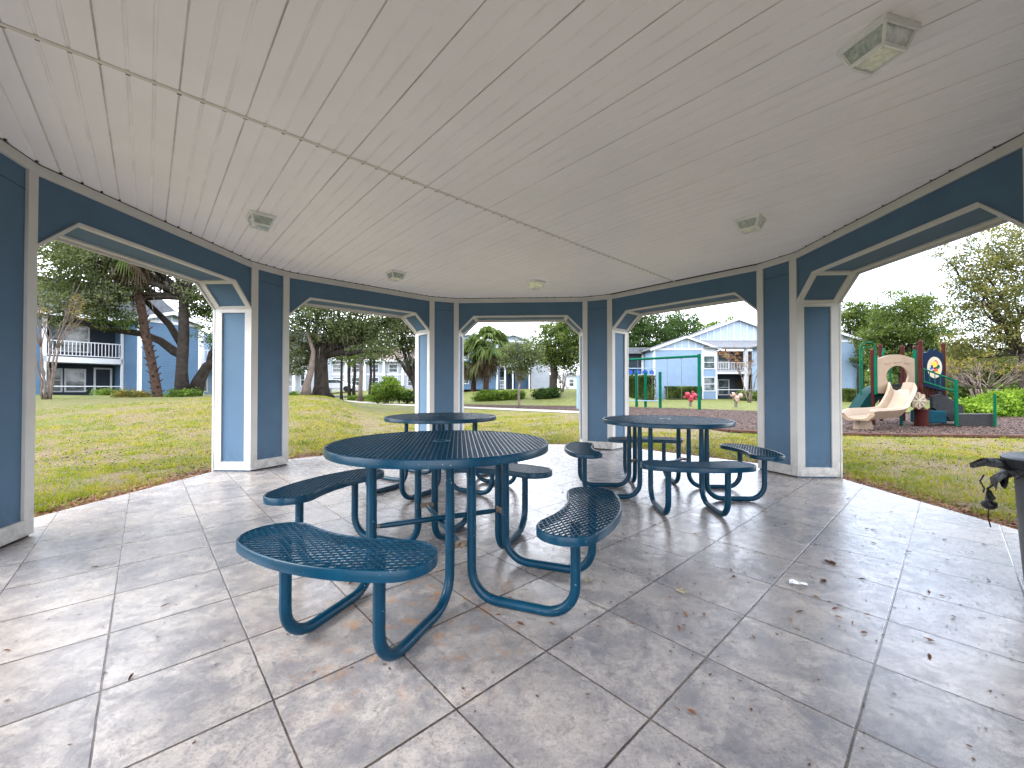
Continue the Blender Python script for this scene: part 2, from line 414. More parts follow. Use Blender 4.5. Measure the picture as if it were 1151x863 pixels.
def axisgrid():
    a = list(np.arange(-40,40.01,.8)); b = [-400,-250,-160,-110,-80,-62,-50]; c = [50,62,80,110,160,250,400]
    return np.array(b+a+c)
gx = axisgrid(); gy = np.concatenate([[-400,-200,-100,-50,-25,-12,-6], np.arange(-2,60.01,.8), [66,75,90,120,180,280,450]])
X, Y = np.meshgrid(gx, gy); Z = zg(X,Y)
nx, ny = len(gx), len(gy)
mb = MB(); mb.v = [tuple(p) for p in np.stack([X.ravel(),Y.ravel(),Z.ravel()],1).tolist()]
mb.f = [(j*nx+i, j*nx+i+1, (j+1)*nx+i+1, (j+1)*nx+i) for j in range(ny-1) for i in range(nx-1)]
tag(obj('lawn', mb, M['grass'], smooth=True), kind='structure')

def strip_poly(name, pts, z, m, kind='structure'):
    b = MB(); b.v = [(x,y,z) for x,y in pts]; b.f = [tuple(range(len(pts)))]
    return tag(obj(name, b, m), kind=kind)

# ------------------------------------------------------------------ gazebo frame
def onorm(k): return R(87-45*k)
def oframe(ang):
    """local x = tangent, y = outward normal"""
    n = Vector((math.cos(ang), math.sin(ang), 0)); t = Vector((math.sin(ang), -math.cos(ang), 0))
    Mx = Matrix(((t.x,n.x,0,CEN.x),(t.y,n.y,0,CEN.y),(0,0,1,0),(0,0,0,1)))
    return Mx
RC = math.hypot(AP, HA); APB = math.sqrt(RC*RC-HB*HB)
def ring(extra):
    """octagon with chamfers, offset outward by extra, world xy, ordered"""
    P = []
    for k in range(8):
        Fm = oframe(onorm(k)); w = HA
        for sx in (-1,1):
            v = Fm @ Vector((sx*w, AP+extra, 0)); P.append((v.x, v.y))
    return P   # clockwise
# floor slab (edges at the outer wall face, plain octagon)
def octo(ap, rot=87):
    r = ap/math.cos(R(22.5)); return [(CEN.x+r*math.cos(R(rot+22.5-45*k)), CEN.y+r*math.sin(R(rot+22.5-45*k))) for k in range(8)]
sl = octo(AP+TH+.005)
b = MB(); b.prism(sl[::-1], -.16, 0)
tag(obj('floor', b, M['floor'], recalc=True), kind='structure')

pav = thing('pavilion', 'octagonal open pavilion with blue panelled piers, cream trim and white board ceiling', 'pavilion', (CEN.x, CEN.y, 0))
def offs(path, d):
    """offset a 2d polyline to its left by d with mitres"""
    out = []
    for i,p in enumerate(path):
        p = Vector(p)
        ds = []
        if i > 0: ds.append((p-Vector(path[i-1])).normalized())
        if i < len(path)-1: ds.append((Vector(path[i+1])-p).normalized())
        ns = [Vector((-q.y,q.x)) for q in ds]
        n = sum(ns, Vector((0,0))); n.normalize(); c = n.dot(ns[0])
        out.append(tuple(p+n*d/c))
    return out
for k in range(8):
    # ---------- header
    Fm = oframe(onorm(k))
    cap = [(-HA,OT-CH),(-HA+CH,OT),(HA-CH,OT),(HA,OT-CH)]
    body = [(-HA-.02,OT-CH+.0),(-HA-.02,CZ+.12),(HA+.02,CZ+.12),(HA+.02,OT-CH+.0)]+[ (x,z) for x,z in offs(cap[::-1], -.018)]
    b = MB(Fm); b.prism([(x,z) for x,z in body], AP+.02, AP+TH-.02, 'y')
    hd = obj('header', b, M['wall_blue'], pav, world=True, recalc=True)
    b = MB(Fm)
    for (y0,y1) in ((AP,AP+.062),(AP+TH-.075,AP+TH)):
        o2 = offs(cap, .022)
        for i in range(3):
            b.prism([cap[i],cap[i+1],o2[i+1],o2[i]], y0+.0006*i, y1-.0006*i, 'y')
    for i in (1,2):       # cross strips at the chamfer joints, both sides of the bend
        for (p,q) in ((cap[i],cap[i-1]),(cap[i],cap[i+1])):
            d = (Vector(q)-Vector(p)).normalized(); n = Vector((-d.y,d.x)); n = n if n.y > 0 else -n
            p0 = Vector(p)+n*.0015; p1 = p0+d*.03
            b.prism([tuple(p0),tuple(p1),tuple(p1+n*.018),tuple(p0+n*.018)], AP+.061, AP+TH-.074, 'y')
    for sx in (-1,1):     # lower end of the chamfer
        d = Vector((-sx,1)).normalized(); n = Vector((sx,1)).normalized(); p0 = Vector((sx*HA,OT-CH))+n*.0015; p1 = p0+d*.035
        b.prism([tuple(p0),tuple(p1),tuple(p1+n*.018),tuple(p0+n*.018)], AP+.061, AP+TH-.074, 'y')
    obj('soffit_trim', b, M['trim'], hd, world=True, recalc=True)
    b = MB(Fm)            # ceiling moulding and outside casing
    b.box(-HA-.002,HA+.002,AP,AP+.024,CZ-.086,CZ-.010)
    obj('ceiling_moulding', b, M['trim'], hd, world=True)
    b = MB(Fm)
    casing = [(-HA+.004,.0),(-HA+.004,OT-CH-.008),(-HA+CH+.008,OT-.02),(HA-CH-.008,OT-.02),(HA-.004,OT-CH-.008),(HA-.004,.0)]
    o2 = offs(casing, .11)
    for i in range(5): b.prism([casing[i],casing[i+1],o2[i+1],o2[i]], AP+TH+.004, AP+TH+.026+.0005*i, 'y')
    obj('outer_casing', b, M['trim'], hd, world=True, recalc=True)
    b = MB(Fm); b.box(-HA-.01,HA+.01,AP+.003,AP+.03,CZ-.0105,CZ+.002)  # dark strip imitating the shade between moulding and ceiling
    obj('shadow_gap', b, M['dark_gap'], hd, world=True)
    # ---------- pier clockwise of opening k
    Pm = oframe(onorm(k)-R(22.5)); F2 = oframe(onorm((k+1)%8))
    cA = Fm @ Vector((HA,AP,0)); cB = F2 @ Vector((-HA,AP,0)); oA = Fm @ Vector((HA,AP+TH,0)); oB = F2 @ Vector((-HA,AP+TH,0))
    Pi = Pm.inverted()
    loc = [Pi @ v for v in (cA,cB,oB,oA)]
    cen = sum(loc, Vector())/4
    poly = [(v.x,v.y) for v in loc]
    # inset body
    def inset(poly, d):
        n = len(poly); out = []
        A = sum(poly[i][0]*poly[(i+1)%n][1]-poly[(i+1)%n][0]*poly[i][1] for i in range(n))
        sgn = 1 if A > 0 else -1
        for i in range(n):
            p = Vector(poly[i]); e0 = (p-Vector(poly[i-1])).normalized(); e1 = (Vector(poly[(i+1)%n])-p).normalized()
            n0 = Vector((-e0.y,e0.x))*sgn; n1 = Vector((-e1.y,e1.x))*sgn; m = (n0+n1).normalized(); out.append(tuple(p+m*d/m.dot(n0)))
        return out
    bp = inset(poly, .02)
    b = MB(Pm); b.prism(bp, .0, CZ+.12)
    pr = obj('pier', b, M['wall_blue'], pav, world=True, recalc=True)
    b = MB(Pm)
    y0, y1 = APB, APB+.022
    b.box(-HB,-HB+.088,y0,y1,.018,CZ-.088); b.box(HB-.088,HB,y0,y1,.0185,CZ-.088)
    b.box(-HB+.088,HB-.088,y0+.001,y1,.019,.135)
    b.box(-HB+.002,HB-.002,y0-.0005,y1,CZ-.086,CZ-.010)
    for (G, sx) in ((Fm,1),(F2,-1)):
        b.M = G
        xa, xb = (HA, HA+.022) if sx > 0 else (-HA-.022,-HA)
        b.box(xa,xb,AP+.0008,AP+.088,.0178,OT-CH); b.box(xa,xb,AP+TH-.09,AP+TH,.0176,OT-CH)
        xa2, xb2 = (HA+.0015,HA+.022) if sx > 0 else (-HA-.022,-HA-.0015)
        b.box(xa2,xb2,AP+.088,AP+TH-.09,.019,.125); b.box(xa2,xb2,AP+.088,AP+TH-.09,OT-CH-.045,OT-CH-.001)
    obj('pier_trim', b, M['trim'], pr, world=True)
    b = MB(Pm); b.box(-HB+.088,HB-.088,y1-.0035,y1-.0005,CZ-.235,CZ-.231); b.box(-HB+.01,HB-.01,APB+.003,APB+.03,CZ-.0105,CZ+.002)  # panel joint line, plus dark strips imitating shade in the trim gaps
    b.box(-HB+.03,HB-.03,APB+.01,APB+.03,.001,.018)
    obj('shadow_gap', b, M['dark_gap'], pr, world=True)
# ceiling: boards at right angles to the centre seam
def conv_interval(poly, u, du, dv):
    # line c + u*du + v*dv clipped to convex polygon
    lo, hi = -99, 99; n = len(poly)
    area = sum(poly[i][0]*poly[(i+1)%n][1]-poly[(i+1)%n][0]*poly[i][1] for i in range(n))
    sg = 1 if area > 0 else -1
    ox, oy = CEN.x+u*du[0], CEN.y+u*du[1]
    for i in range(n):
        x0,y0 = poly[i]; x1,y1 = poly[(i+1)%n]
        nx_,ny_ = -(y1-y0)*sg, (x1-x0)*sg
        a = nx_*dv[0]+ny_*dv[1]; c = nx_*(ox-x0)+ny_*(oy-y0)
        if abs(a) < 1e-9:
            if c < 0: return None
            continue
        t = -c/a
        if a > 0: lo = max(lo,t)
        else: hi = min(hi,t)
    return (lo,hi) if hi > lo+.001 else None
du = (math.cos(DA), math.sin(DA)); dv = (-math.sin(DA), math.cos(DA))
cp = ring(.015); PT = .1045
prof = []
i0 = -36
for i in range(i0, 37):
    u = i*PT+.03
    if i % 3 == 0: prof += [(u-.0045,0),(u-.002,.009),(u+.0035,.009),(u+.0045,0.001),(u+.010,0.0012),(u+.012,.0)]
    else: prof += [(u-.009,0),(u-.005,.0055),(u+.005,.0055),(u+.009,0)]
for side in (0,1):
    b = MB(); rows = []; dzs = []
    for (u,dz) in prof:
        iv = conv_interval(cp, u, du, dv)
        if not iv: continue
        lo, hi = iv
        a0, a1 = (max(lo,.012), hi) if side else (lo, min(hi,-.012))
        if a1 <= a0: continue
        sag = 0
        rows.append(len(b.v)); dzs.append(dz)
        for t in (a0,a1): b.v.append((CEN.x+u*du[0]+t*dv[0], CEN.y+u*du[1]+t*dv[1], CZ+dz))
    b.f = [(rows[i],rows[i]+1,rows[i+1]+1,rows[i+1]) for i in range(len(rows)-1)]
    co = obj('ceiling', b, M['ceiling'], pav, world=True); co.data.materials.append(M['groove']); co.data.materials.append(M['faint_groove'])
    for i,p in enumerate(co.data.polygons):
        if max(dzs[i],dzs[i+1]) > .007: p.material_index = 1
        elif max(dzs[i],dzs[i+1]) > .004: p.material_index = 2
b = MB(Matrix.Translation((CEN.x,CEN.y,0)) @ Matrix.Rotation(DA,4,'Z'))
b.box(-AP-.05,AP+.05,-.017,.008,CZ-.005,CZ+.012)
obj('seam_channel', b, M['channel'], pav, world=True)
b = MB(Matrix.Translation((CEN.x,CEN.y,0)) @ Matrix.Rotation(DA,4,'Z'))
b.box(-AP-.05,AP+.05,.0085,.0125,CZ-.001,CZ+.02)  # dark strip and spots imitate shade in gaps at the seam and groove ends
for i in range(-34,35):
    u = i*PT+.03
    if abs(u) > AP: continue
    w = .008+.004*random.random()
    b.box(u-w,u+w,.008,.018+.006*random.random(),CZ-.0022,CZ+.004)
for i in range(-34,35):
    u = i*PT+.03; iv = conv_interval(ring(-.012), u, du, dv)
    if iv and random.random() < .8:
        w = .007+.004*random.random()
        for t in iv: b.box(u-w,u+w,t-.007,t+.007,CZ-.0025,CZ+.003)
obj('gap_shade_spots', b, M['dark_gap'], pav, world=True)
# roof
b = MB(); e = octo(AP+TH+.42); t0 = octo(AP+TH-.1)
n0 = len(b.v)
b.add([(x,y,CZ+.06) for x,y in e]+[(x,y,CZ+.26) for x,y in e]+[(CEN.x,CEN.y,CZ+1.75)], [(i,(i+1)%8,8+(i+1)%8,8+i) for i in range(8)]+[(8+i,8+(i+1)%8,16) for i in range(8)]+[tuple(range(8))])
rf = obj('roof', b, M['roof'], pav, world=True, recalc=True)
b = MB()
for i in range(8):
    p, q = e[i], e[(i+1)%8]
    b.beam((p[0],p[1],CZ+.15),(q[0],q[1],CZ+.15),.03,.21)
obj('fascia', b, M['trim'], rf, world=True)

# ------------------------------------------------------------------ ceiling lights
lt = thing('ceiling_light', 'square white ceiling light beside the left opening', 'ceiling light', (0,0,0), 0, 'square ceiling lights of the pavilion')
b = MB(); b.box(-.13,.13,-.13,.13,-.022,-.001); obj('base_plate', b, M['fixture'], lt, bevel=.004)
b = MB(); tw, bw, z0, z1 = .115,.082,-.022,-.115
for sx,sy in ((1,1),(-1,1),(-1,-1),(1,-1)):
    b.beam((sx*tw,sy*tw,z0),(sx*bw,sy*bw,z1),.014,.014)
for (w,z) in ((tw,z0-.004),(bw,z1)):
    for i in range(4):
        c = [(w,w),(-w,w),(-w,-w),(w,-w)]; p = c[i]; q = c[(i+1)%4]
        b.beam((p[0]*1.05,p[1]*1.05,z),(q[0]*1.05,q[1]*1.05,z),.013,.014)
obj('frame', b, M['fixture'], lt)
b = MB(); i_ = .004
tp = [(tw-i_,tw-i_,z0),(-tw+i_,tw-i_,z0),(-tw+i_,-tw+i_,z0),(tw-i_,-tw+i_,z0)]; bt = [(bw-i_,bw-i_,z1+.004),(-bw+i_,bw-i_,z1+.004),(-bw+i_,-bw+i_,z1+.004),(bw-i_,-bw+i_,z1+.004)]
b.add(tp+bt, [(0,1,5,4),(1,2,6,5),(2,3,7,6),(3,0,4,7),(4,5,6,7)])
obj('glass_lens', b, M['lens'], lt)
b = MB(); b.tube([(0,0,-.022),(0,0,-.05)],.018,10); b.blob((0,0,-.072),(.026,.026,.03)); obj('bulb', b, M['cream'], lt, smooth=True)
lights = [((-2.42,3.86),'square white ceiling light nearest the wide left opening'),((-1.66,5.72),'square white ceiling light above and behind the rear left table'),
          ((.37,6.22),'small looking square ceiling light in front of the centre rear opening'),((2.34,3.93),'square white ceiling light above the right hand table, near the pier'),
          ((1.73,1.885),'large looking ceiling light at the upper right, closest overhead')]
for i,((x,y),lb) in enumerate(lights):
    o = lt if i == 0 else dup(lt)
    o.location = (x,y,CZ); o.rotation_euler = (0,0,DA+(.0 if i != 4 else -R(28))); o['label'] = lb; o.scale = (.84,.84,.9)

# ------------------------------------------------------------------ picnic tables
def clip_lines(poly, ang, sp, z, w, hgt, b, off=0):
    ca, sa = math.cos(ang), math.sin(ang); n = len(poly)
    Q = [(x*ca+y*sa, -x*sa+y*ca) for x,y in poly]
    lo = min(q[1] for q in Q); hi = max(q[1] for q in Q)
    c = math.ceil((lo-off)/sp)*sp+off
    while c < hi:
        xs = []
        for i in range(n):
            a, d = Q[i], Q[(i+1)%n]
            if (a[1] <= c) != (d[1] <= c): xs.append(a[0]+(c-a[1])/(d[1]-a[1])*(d[0]-a[0]))
        xs.sort()
        for i in range(0,len(xs)-1,2):
            x0, x1 = xs[i], xs[i+1]
            P = []
            for (xx) in (x0,x1):
                for (dy,dz) in ((-w,-hgt*.5),(w,-hgt*.5),(w*.55,hgt*.5),(-w*.55,hgt*.5)):
                    yy = c+dy; P.append((xx*ca-yy*sa, xx*sa+yy*ca, z+dz))
            b.add(P, [(0,1,5,4),(1,2,6,5),(2,3,7,6),(3,0,4,7)])
        c += sp
def rim(poly, ztop, hgt, w, b):
    n = len(poly); cr = .005
    prof = [(w/2,-hgt),(w/2,-cr),(w/2-cr*.4,-cr*.35),(w/2-cr,0),(-w/2+cr,0),(-w/2,-cr),(-w/2,-hgt)]
    m = len(prof); vs = []
    for i in range(n):
        p = Vector(poly[i]); d = (Vector(poly[(i+1)%n])-Vector(poly[i-1])).normalized(); nn = Vector((d.y,-d.x))
        for (o,z) in prof: q = p+nn*o; vs.append((q.x,q.y,ztop+z))
    fs = [(i*m+k, ((i+1)%n)*m+k, ((i+1)%n)*m+(k+1)%m, i*m+(k+1)%m) for i in range(n) for k in range(m)]
    b.add(vs, fs)
tab = thing('picnic_table', 'nearest round blue mesh picnic table with four curved benches', 'picnic table', (0,0,0), 0, 'round blue mesh picnic tables')
RT = .622; TZ = .762
circ = [(RT*math.cos(2*PI*i/96), RT*math.sin(2*PI*i/96)) for i in range(96)]
b = MB(); clip_lines(circ, R(62), .024, TZ-.006, .0030, .0062, b); clip_lines(circ, R(62+56), .024, TZ-.0052, .0030, .0062, b)
tt = obj('tabletop', b, M['table'], tab)
b = MB(); rim(circ, TZ, .042, .013, b); obj('rim', b, M['table'], tt, smooth='auto')
b = MB()
for a in (0,PI/2): 
    c_, s_ = math.cos(a), math.sin(a); b.beam((-RT*c_,-RT*s_,TZ-.026-.002*(a>0)),(RT*c_,RT*s_,TZ-.026-.002*(a>0)),.03,.02)
b.lathe([(.055,-.012),(.055,.0),(.03,.001),(.03,-.012)], (0,0,TZ+.002), 24, False, False)
obj('support_bar', b, M['table'], tt)
def seat_poly():
    r0, r1, ha = .745,1.02,R(20.3); rm = (r0+r1)/2; rr = (r1-r0)/2; P = []
    for i in range(25): a = -ha+2*ha*i/24; P.append((r1*math.cos(a), r1*math.sin(a)))
    c = (rm*math.cos(ha), rm*math.sin(ha))
    for i in range(1,16): a = ha+PI*i/16; P.append((c[0]+rr*math.cos(a), c[1]+rr*math.sin(a)))
    for i in range(25): a = ha-2*ha*i/24; P.append((r0*math.cos(a), r0*math.sin(a)))
    c = (rm*math.cos(ha), -rm*math.sin(ha))
    for i in range(1,16): a = PI-ha+PI*i/16; P.append((c[0]+rr*math.cos(a), c[1]+rr*math.sin(a)))
    return P
sp = seat_poly(); SZ = .462
def upipe(t):
    r = .14; x0, x1, zb = .315,.845,.0245; P = [(x0,t,TZ-.03),(x0,t,.45)]
    P += [(x0+r-r*math.cos(a), t, zb+r-r*math.sin(a)) for a in [PI/2*i/8 for i in range(9)]]
    P += [(x1-r+r*math.sin(a), t, zb+r-r*math.cos(a)) for a in [PI/2*i/8 for i in range(9)]]
    P += [(x1,t,SZ-.012)]
    return P, [.019,.0235]+[.0235]*(len(P)-2)
for q in range(4):
    Mr = Matrix.Rotation(q*PI/2,4,'Z')
    b = MB(Mr); clip_lines(sp, R(62), .024, SZ-.006, .0026, .0062, b); clip_lines(sp, R(118), .024, SZ-.0052, .0026, .0062, b)
    st = obj('bench_seat', b, M['table'], tab)
    b = MB(Mr); rim(sp, SZ, .04, .012, b); obj('rim', b, M['table'], st, smooth='auto')
    for t in (-.235,.235):
        P, rr = upipe(t); b = MB(Mr); b.tube(P, rr, 14); obj('leg', b, M['table'], tab, smooth='auto')
for s_ in (1,-1):
    b = MB(); d = Vector((math.cos(R(45*s_)), math.sin(R(45*s_)),0)); z = .30+.012*s_
    L_ = .37; b.tube([tuple(-d*L_+Vector((0,0,z))), tuple(-d*(L_-.06)+Vector((0,0,z))), tuple(d*(L_-.06)+Vector((0,0,z))), tuple(d*L_+Vector((0,0,z)))], [.009,.0155,.0155,.009], 10)
    br = obj('cross_brace', b, M['table'], tab, smooth='auto')
    for e_ in (1,-1):
        b = MB(); p = d*e_*.375; n = Vector((-d.y,d.x,0))
        b.beam(tuple(p-n*.07+Vector((0,0,z))), tuple(p+n*.07+Vector((0,0,z))), .012,.03)
        b.tube([tuple(p-d*e_*.03+Vector((0,0,z))), tuple(p+d*e_*.03+Vector((0,0,z)))], .012, 8)
        obj('bolted_bracket', b, M['bolt'], br)
tables = [((-.417,2.375),-20.5,'nearest round blue mesh picnic table, large in the left foreground'),
          ((-.81,4.62),-30,'round blue mesh picnic table half hidden behind the nearest one'),
          ((1.57,4.12),-4,'round blue mesh picnic table on the right, towards the playground')]
for i,((x,y),r,lb) in enumerate(tables):
    o = tab if i == 0 else dup(tab)
    o.location = (x,y,0); o.rotation_euler = (0,0,R(r)); o['label'] = lb

# ------------------------------------------------------------------ trash can
cx, cy = 2.83, 1.93
can = thing('trash_can', 'round grey trash can with black lid and torn black liner at the right edge', 'trash can', (cx,cy,0))
b = MB(); b.lathe([(.232,0),(.238,.01),(.256,.30),(.27,.64),(.29,.645),(.29,.70),(.27,.70),(.24,.30),(.22,.02)], seg=48, capt=False); obj('can_body', b, M['can'], can, smooth='auto')
b = MB(); b.lathe([(.305,.665),(.315,.67),(.315,.712),(.30,.722),(.22,.728),(.215,.752),(.20,.76),(.10,.766),(.0,.768)], seg=48, capt=False); ld = obj('lid', b, M['lid'], can, smooth='auto')
b = MB(); b.tube([(-.09,0,.755),(-.08,0,.80),(.08,0,.80),(.09,0,.755)],.014,8); obj('lid_handle', b, M['lid'], ld, smooth='auto')
# liner: skirt over the rim + a loose flap
b = MB(); seg = 96; rows = [(.292,.675),(.298,.65),(.299,.62),(.302,.595)]
for j,(r_,z_) in enumerate(rows):
    for k in range(seg):
        a = 2*PI*k/seg; w = .006*math.sin(a*17+j)+.008*math.sin(a*7+2*j)*j
        b.v.append(((r_+w*.6)*math.cos(a),(r_+w*.6)*math.sin(a), z_+(.018*math.sin(a*5)+.012*math.sin(a*13))*j*.7))
for j in range(3):
    for k in range(seg): b.f.append((j*seg+k,j*seg+(k+1)%seg,(j+1)*seg+(k+1)%seg,(j+1)*seg+k))
lin = obj('liner', b, M['bag'], can, smooth=True)
lin.modifiers.new('s','SOLIDIFY').thickness = .003
b = MB()
def flap(b, pts, w0, w1):
    n = len(pts); vs = []
    for i,p in enumerate(pts):
        w = w0+(w1-w0)*i/(n-1); 
        for j in range(5):
            s_ = j/4-.5; vs.append((p[0]+random.uniform(-.008,.008)+abs(s_)*.02, p[1]+s_*w+random.uniform(-.006,.006), p[2]+random.uniform(-.008,.008)+.02*math.cos(s_*6)))
    fs = [(i*5+j,i*5+j+1,(i+1)*5+j+1,(i+1)*5+j) for i in range(n-1) for j in range(4)]
    b.add(vs, fs)
flap(b, [(-.28,-.10,.67),(-.325,-.11,.69),(-.37,-.12,.685),(-.42,-.14,.66)], .12,.05)
flap(b, [(-.30,.0,.64),(-.33,.0,.60),(-.345,.0,.56),(-.335,.0,.53)], .16,.07)
flap(b, [(-.345,.03,.50),(-.36,.02,.48),(-.37,.03,.455),(-.355,.03,.43)], .05,.09)
b.blob((-.355,.02,.435),(.032,.04,.028),9,6)
b.tube([(-.33,.0,.56),(-.36,.02,.52),(-.345,.02,.47)],.006,6)
b.tube([(-.37,.0,.60),(-.385,.0,.56),(-.37,.01,.52),(-.375,0,.50)],.004,6)
b.tube([(-.355,.02,.42),(-.36,.03,.36),(-.35,.03,.31)],.003,5)
b.v = [tuple(Matrix.Rotation(R(-51),4,'Z') @ Vector(v)) for v in b.v]
fl = obj('torn_flap', b, M['bag'], lin, smooth=True)

# ------------------------------------------------------------------ leaves and scraps on the floor
leafm = bpy.data.meshes.new('dry_leaf')
def leafshape():
    P = [(-.5,0,0),(-.25,.16,.05),(.1,.2,.1),(.5,.02,.02),(.1,-.2,.08),(-.25,-.17,.04),(0,0,-.02)]
    return P, [(0,6,1),(1,6,2),(2,6,3),(3,6,4),(4,6,5),(5,6,0)]
P, Fc = leafshape(); leafm.from_pydata(P,[],Fc); leafm.materials.append(M['litter']); leafm.materials.append(M['litterdark'])
leafd = leafm.copy(); leafd.materials.clear(); leafd.materials.append(M['litterdark'])
spots = [(455,735),(573,672),(560,690),(585,700),(940,636),(886,695),(934,634),(700,548),(726,560),(806,560),(758,540),(820,640),(980,595),(857,622),(1010,601),(1060,606),(1050,640),(1056,669),(828,672),(840,655),
         (104,588),(109,637),(188,680),(12,730),(151,759),(415,620),(405,636),(395,655),(760,795),(776,798),(905,566),(930,572),(960,580),(1000,575),(885,602),(915,612),(870,590),(780,600),(750,575),(735,590),(650,520),(643,545),(690,560),(940,693),(915,670),
         (700,600),(715,620),(730,640),(760,655),(790,690),(845,715),(690,640),(1020,620),(980,610),(952,560),(875,560),(860,575),(890,580),(1090,620),(620,700)]
spots += [(random.uniform(640,1120), random.uniform(545,760)) for _ in range(46)]+[(random.uniform(500,640), random.uniform(540,600)) for _ in range(10)]
for i,(px,py) in enumerate(spots):
    D = F*EYE/(py-HY); x = (px-CX)/F*D
    if abs(x) > 3.3: pass
    o = bpy.data.objects.new('dry_leaf', leafm if i%3 else leafd); COL.objects.link(o)
    s_ = random.uniform(.022,.048); o.scale = (s_,s_*random.uniform(.5,1),s_); o.location = (x,D,.004+.002*random.random()); o.rotation_euler = (random.uniform(-.2,.2),random.uniform(-.2,.2),random.uniform(0,6.3))
    tag(o, 'small dry brown leaf lying on the tiled concrete floor', 'leaf', 'dry leaves scattered on the floor')
n = 4200; a = RNG.uniform(0,2*PI,n); rr = 3.3*np.sqrt(RNG.uniform(0,1,n)); px_ = CEN.x+rr*np.cos(a); py_ = CEN.y+rr*np.sin(a)
keep = (px_+.35*py_ > 1.2)|(RNG.random(n) < .16); px_, py_ = px_[keep], py_[keep]; n = len(px_)
def cards(px_, py_, pz, size, tilt, aspect=.5):
    n = len(px_); yaw = RNG.uniform(0,2*PI,n); tl = RNG.normal(0,tilt,n); ro = RNG.normal(0,tilt,n)
    d1 = np.stack([np.cos(yaw)*np.cos(tl), np.sin(yaw)*np.cos(tl), np.sin(tl)],1); d2 = np.stack([-np.sin(yaw)*np.cos(ro), np.cos(yaw)*np.cos(ro), np.sin(ro)],1)
    c = np.stack([px_,py_,pz],1); s = np.asarray(size).reshape(-1,1)*np.ones((n,1))
    return np.stack([c-d1*s*.5, c-d2*s*.5*aspect+d1*s*.1, c+d1*s*.5, c+d2*s*.5*aspect-d1*s*.05],1)
tag(npobj('leaf_crumbs', cards(px_,py_,np.full(n,.004),RNG.uniform(.004,.019,n),.12), 4, M['litterdark']), 'tiny dark leaf crumbs and grit scattered over the tiled floor', 'debris', kind='stuff')
# extra crumbs by the nearest table's feet
def scrap(px,py,name,label,cat,m,size):
    D = F*EYE/(py-HY); x = (px-CX)/F*D; b = MB(); n = 9
    P = []
    for j in range(4):
        for i in range(5): P.append(((i/4-.5)*size*(1+.2*random.random()), (j/3-.5)*size*.6*(1+.3*random.random()), .004+random.random()*size*.22))
    b.add(P, [(j*5+i,j*5+i+1,(j+1)*5+i+1,(j+1)*5+i) for j in range(3) for i in range(4)])
    o = obj(name, b, m); o.location = (x,D,0); o.rotation_euler[2] = random.random()*3
    tag(o, label, cat)
scrap(895,656,'paper_scrap','crumpled pale scrap of paper on the floor right of the tables','litter',M['paper'],.075)
scrap(931,632,'torn_wrapper','small reddish torn wrapper lying on the floor behind the paper scrap','litter',M['timber'],.055)
scrap(660,652,'dried_leaf_cluster','pale dried leaf cluster on the floor behind the near right bench','leaf',M['cream'],.06)
scrap(765,664,'pale_scrap','faint pale flattened scrap on the floor left of the paper scrap','litter',M['cream'],.05)
scrap(924,653,'bark_scrap','small orange brown bark flake lying beside the crumpled paper scrap','litter',M['timber'],.035)

# ------------------------------------------------------------------ ground cover
N = 200000
a = RNG.uniform(R(-28),R(208),N); u = RNG.random(N); rr = 3.95+12.5*u**1.5
px_ = CEN.x+rr*np.cos(a); py_ = CEN.y-.0+rr*np.sin(a)
# keep outside slab
so = np.array(sl)
def outside(px_,py_,ap):
    d = np.full(len(px_),-9.)
    for k in range(8):
        an = onorm(k); d = np.maximum(d, (px_-CEN.x)*math.cos(an)+(py_-CEN.y)*math.sin(an))
    return d-ap
dd = outside(px_,py_,AP+TH)
mulch_front = lambda x,y: (x > 2.2) & (y > 10.05-.155*(x-5.3))
path_d = np.abs(path_s(px_,py_))
patch = np.sin(px_*1.3+np.sin(py_*1.7)*2)*np.cos(py_*1.1+px_*.6)+.6*np.sin(px_*3.1-py_*2.3)
keep = (dd > .16+.28*RNG.random(N)**2) & ~mulch_front(px_,py_) & (path_d > .9) & (RNG.random(N) < np.clip(.50+.55*patch,.05,1)) & ((dd > .45)|(RNG.random(N) < .35))
px_,py_ = px_[keep],py_[keep]; rr = rr[keep]; pz = zg(px_,py_)
def blades(px_,py_,pz,h,w):
    n = len(px_); yaw = RNG.uniform(0,2*PI,n); lean = RNG.uniform(.1,1.3,n); ly = RNG.uniform(0,2*PI,n)
    c = np.stack([px_,py_,pz-.005],1); t = np.stack([np.cos(yaw),np.sin(yaw),np.zeros(n)],1)*w.reshape(-1,1)
    tip = c+np.stack([np.cos(ly)*np.sin(lean),np.sin(ly)*np.sin(lean),np.cos(lean)],1)*h.reshape(-1,1)
    return np.stack([c-t,c+t,tip],1)
G = []
for k in range(3):
    m_ = len(px_); h = RNG.uniform(.02,.055,m_)*(1+rr*.02); w = RNG.uniform(.0018,.0035,m_)*(.7+rr*.14)
    G.append(blades(px_+RNG.normal(0,.018,m_),py_+RNG.normal(0,.018,m_),pz,h,w))
nt_ = 2600; ta = RNG.uniform(R(-28),R(208),nt_); tr_ = 4.2+9.5*RNG.random(nt_)**1.2
tx = CEN.x+tr_*np.cos(ta); ty = CEN.y+tr_*np.sin(ta); ok = (outside(tx,ty,AP+TH) > .25) & ~mulch_front(tx,ty) & (np.abs(path_s(tx,ty)) > 1); tx,ty,tr_ = tx[ok],ty[ok],tr_[ok]
ts = RNG.uniform(.03,.13,len(tx))
for k in range(26):
    qx = tx+RNG.normal(0,1,len(tx))*ts; qy = ty+RNG.normal(0,1,len(tx))*ts
    G.append(blades(qx,qy,zg(qx,qy),RNG.uniform(.04,.095,len(tx)),RNG.uniform(.003,.006,len(tx))*(.8+tr_*.08)))
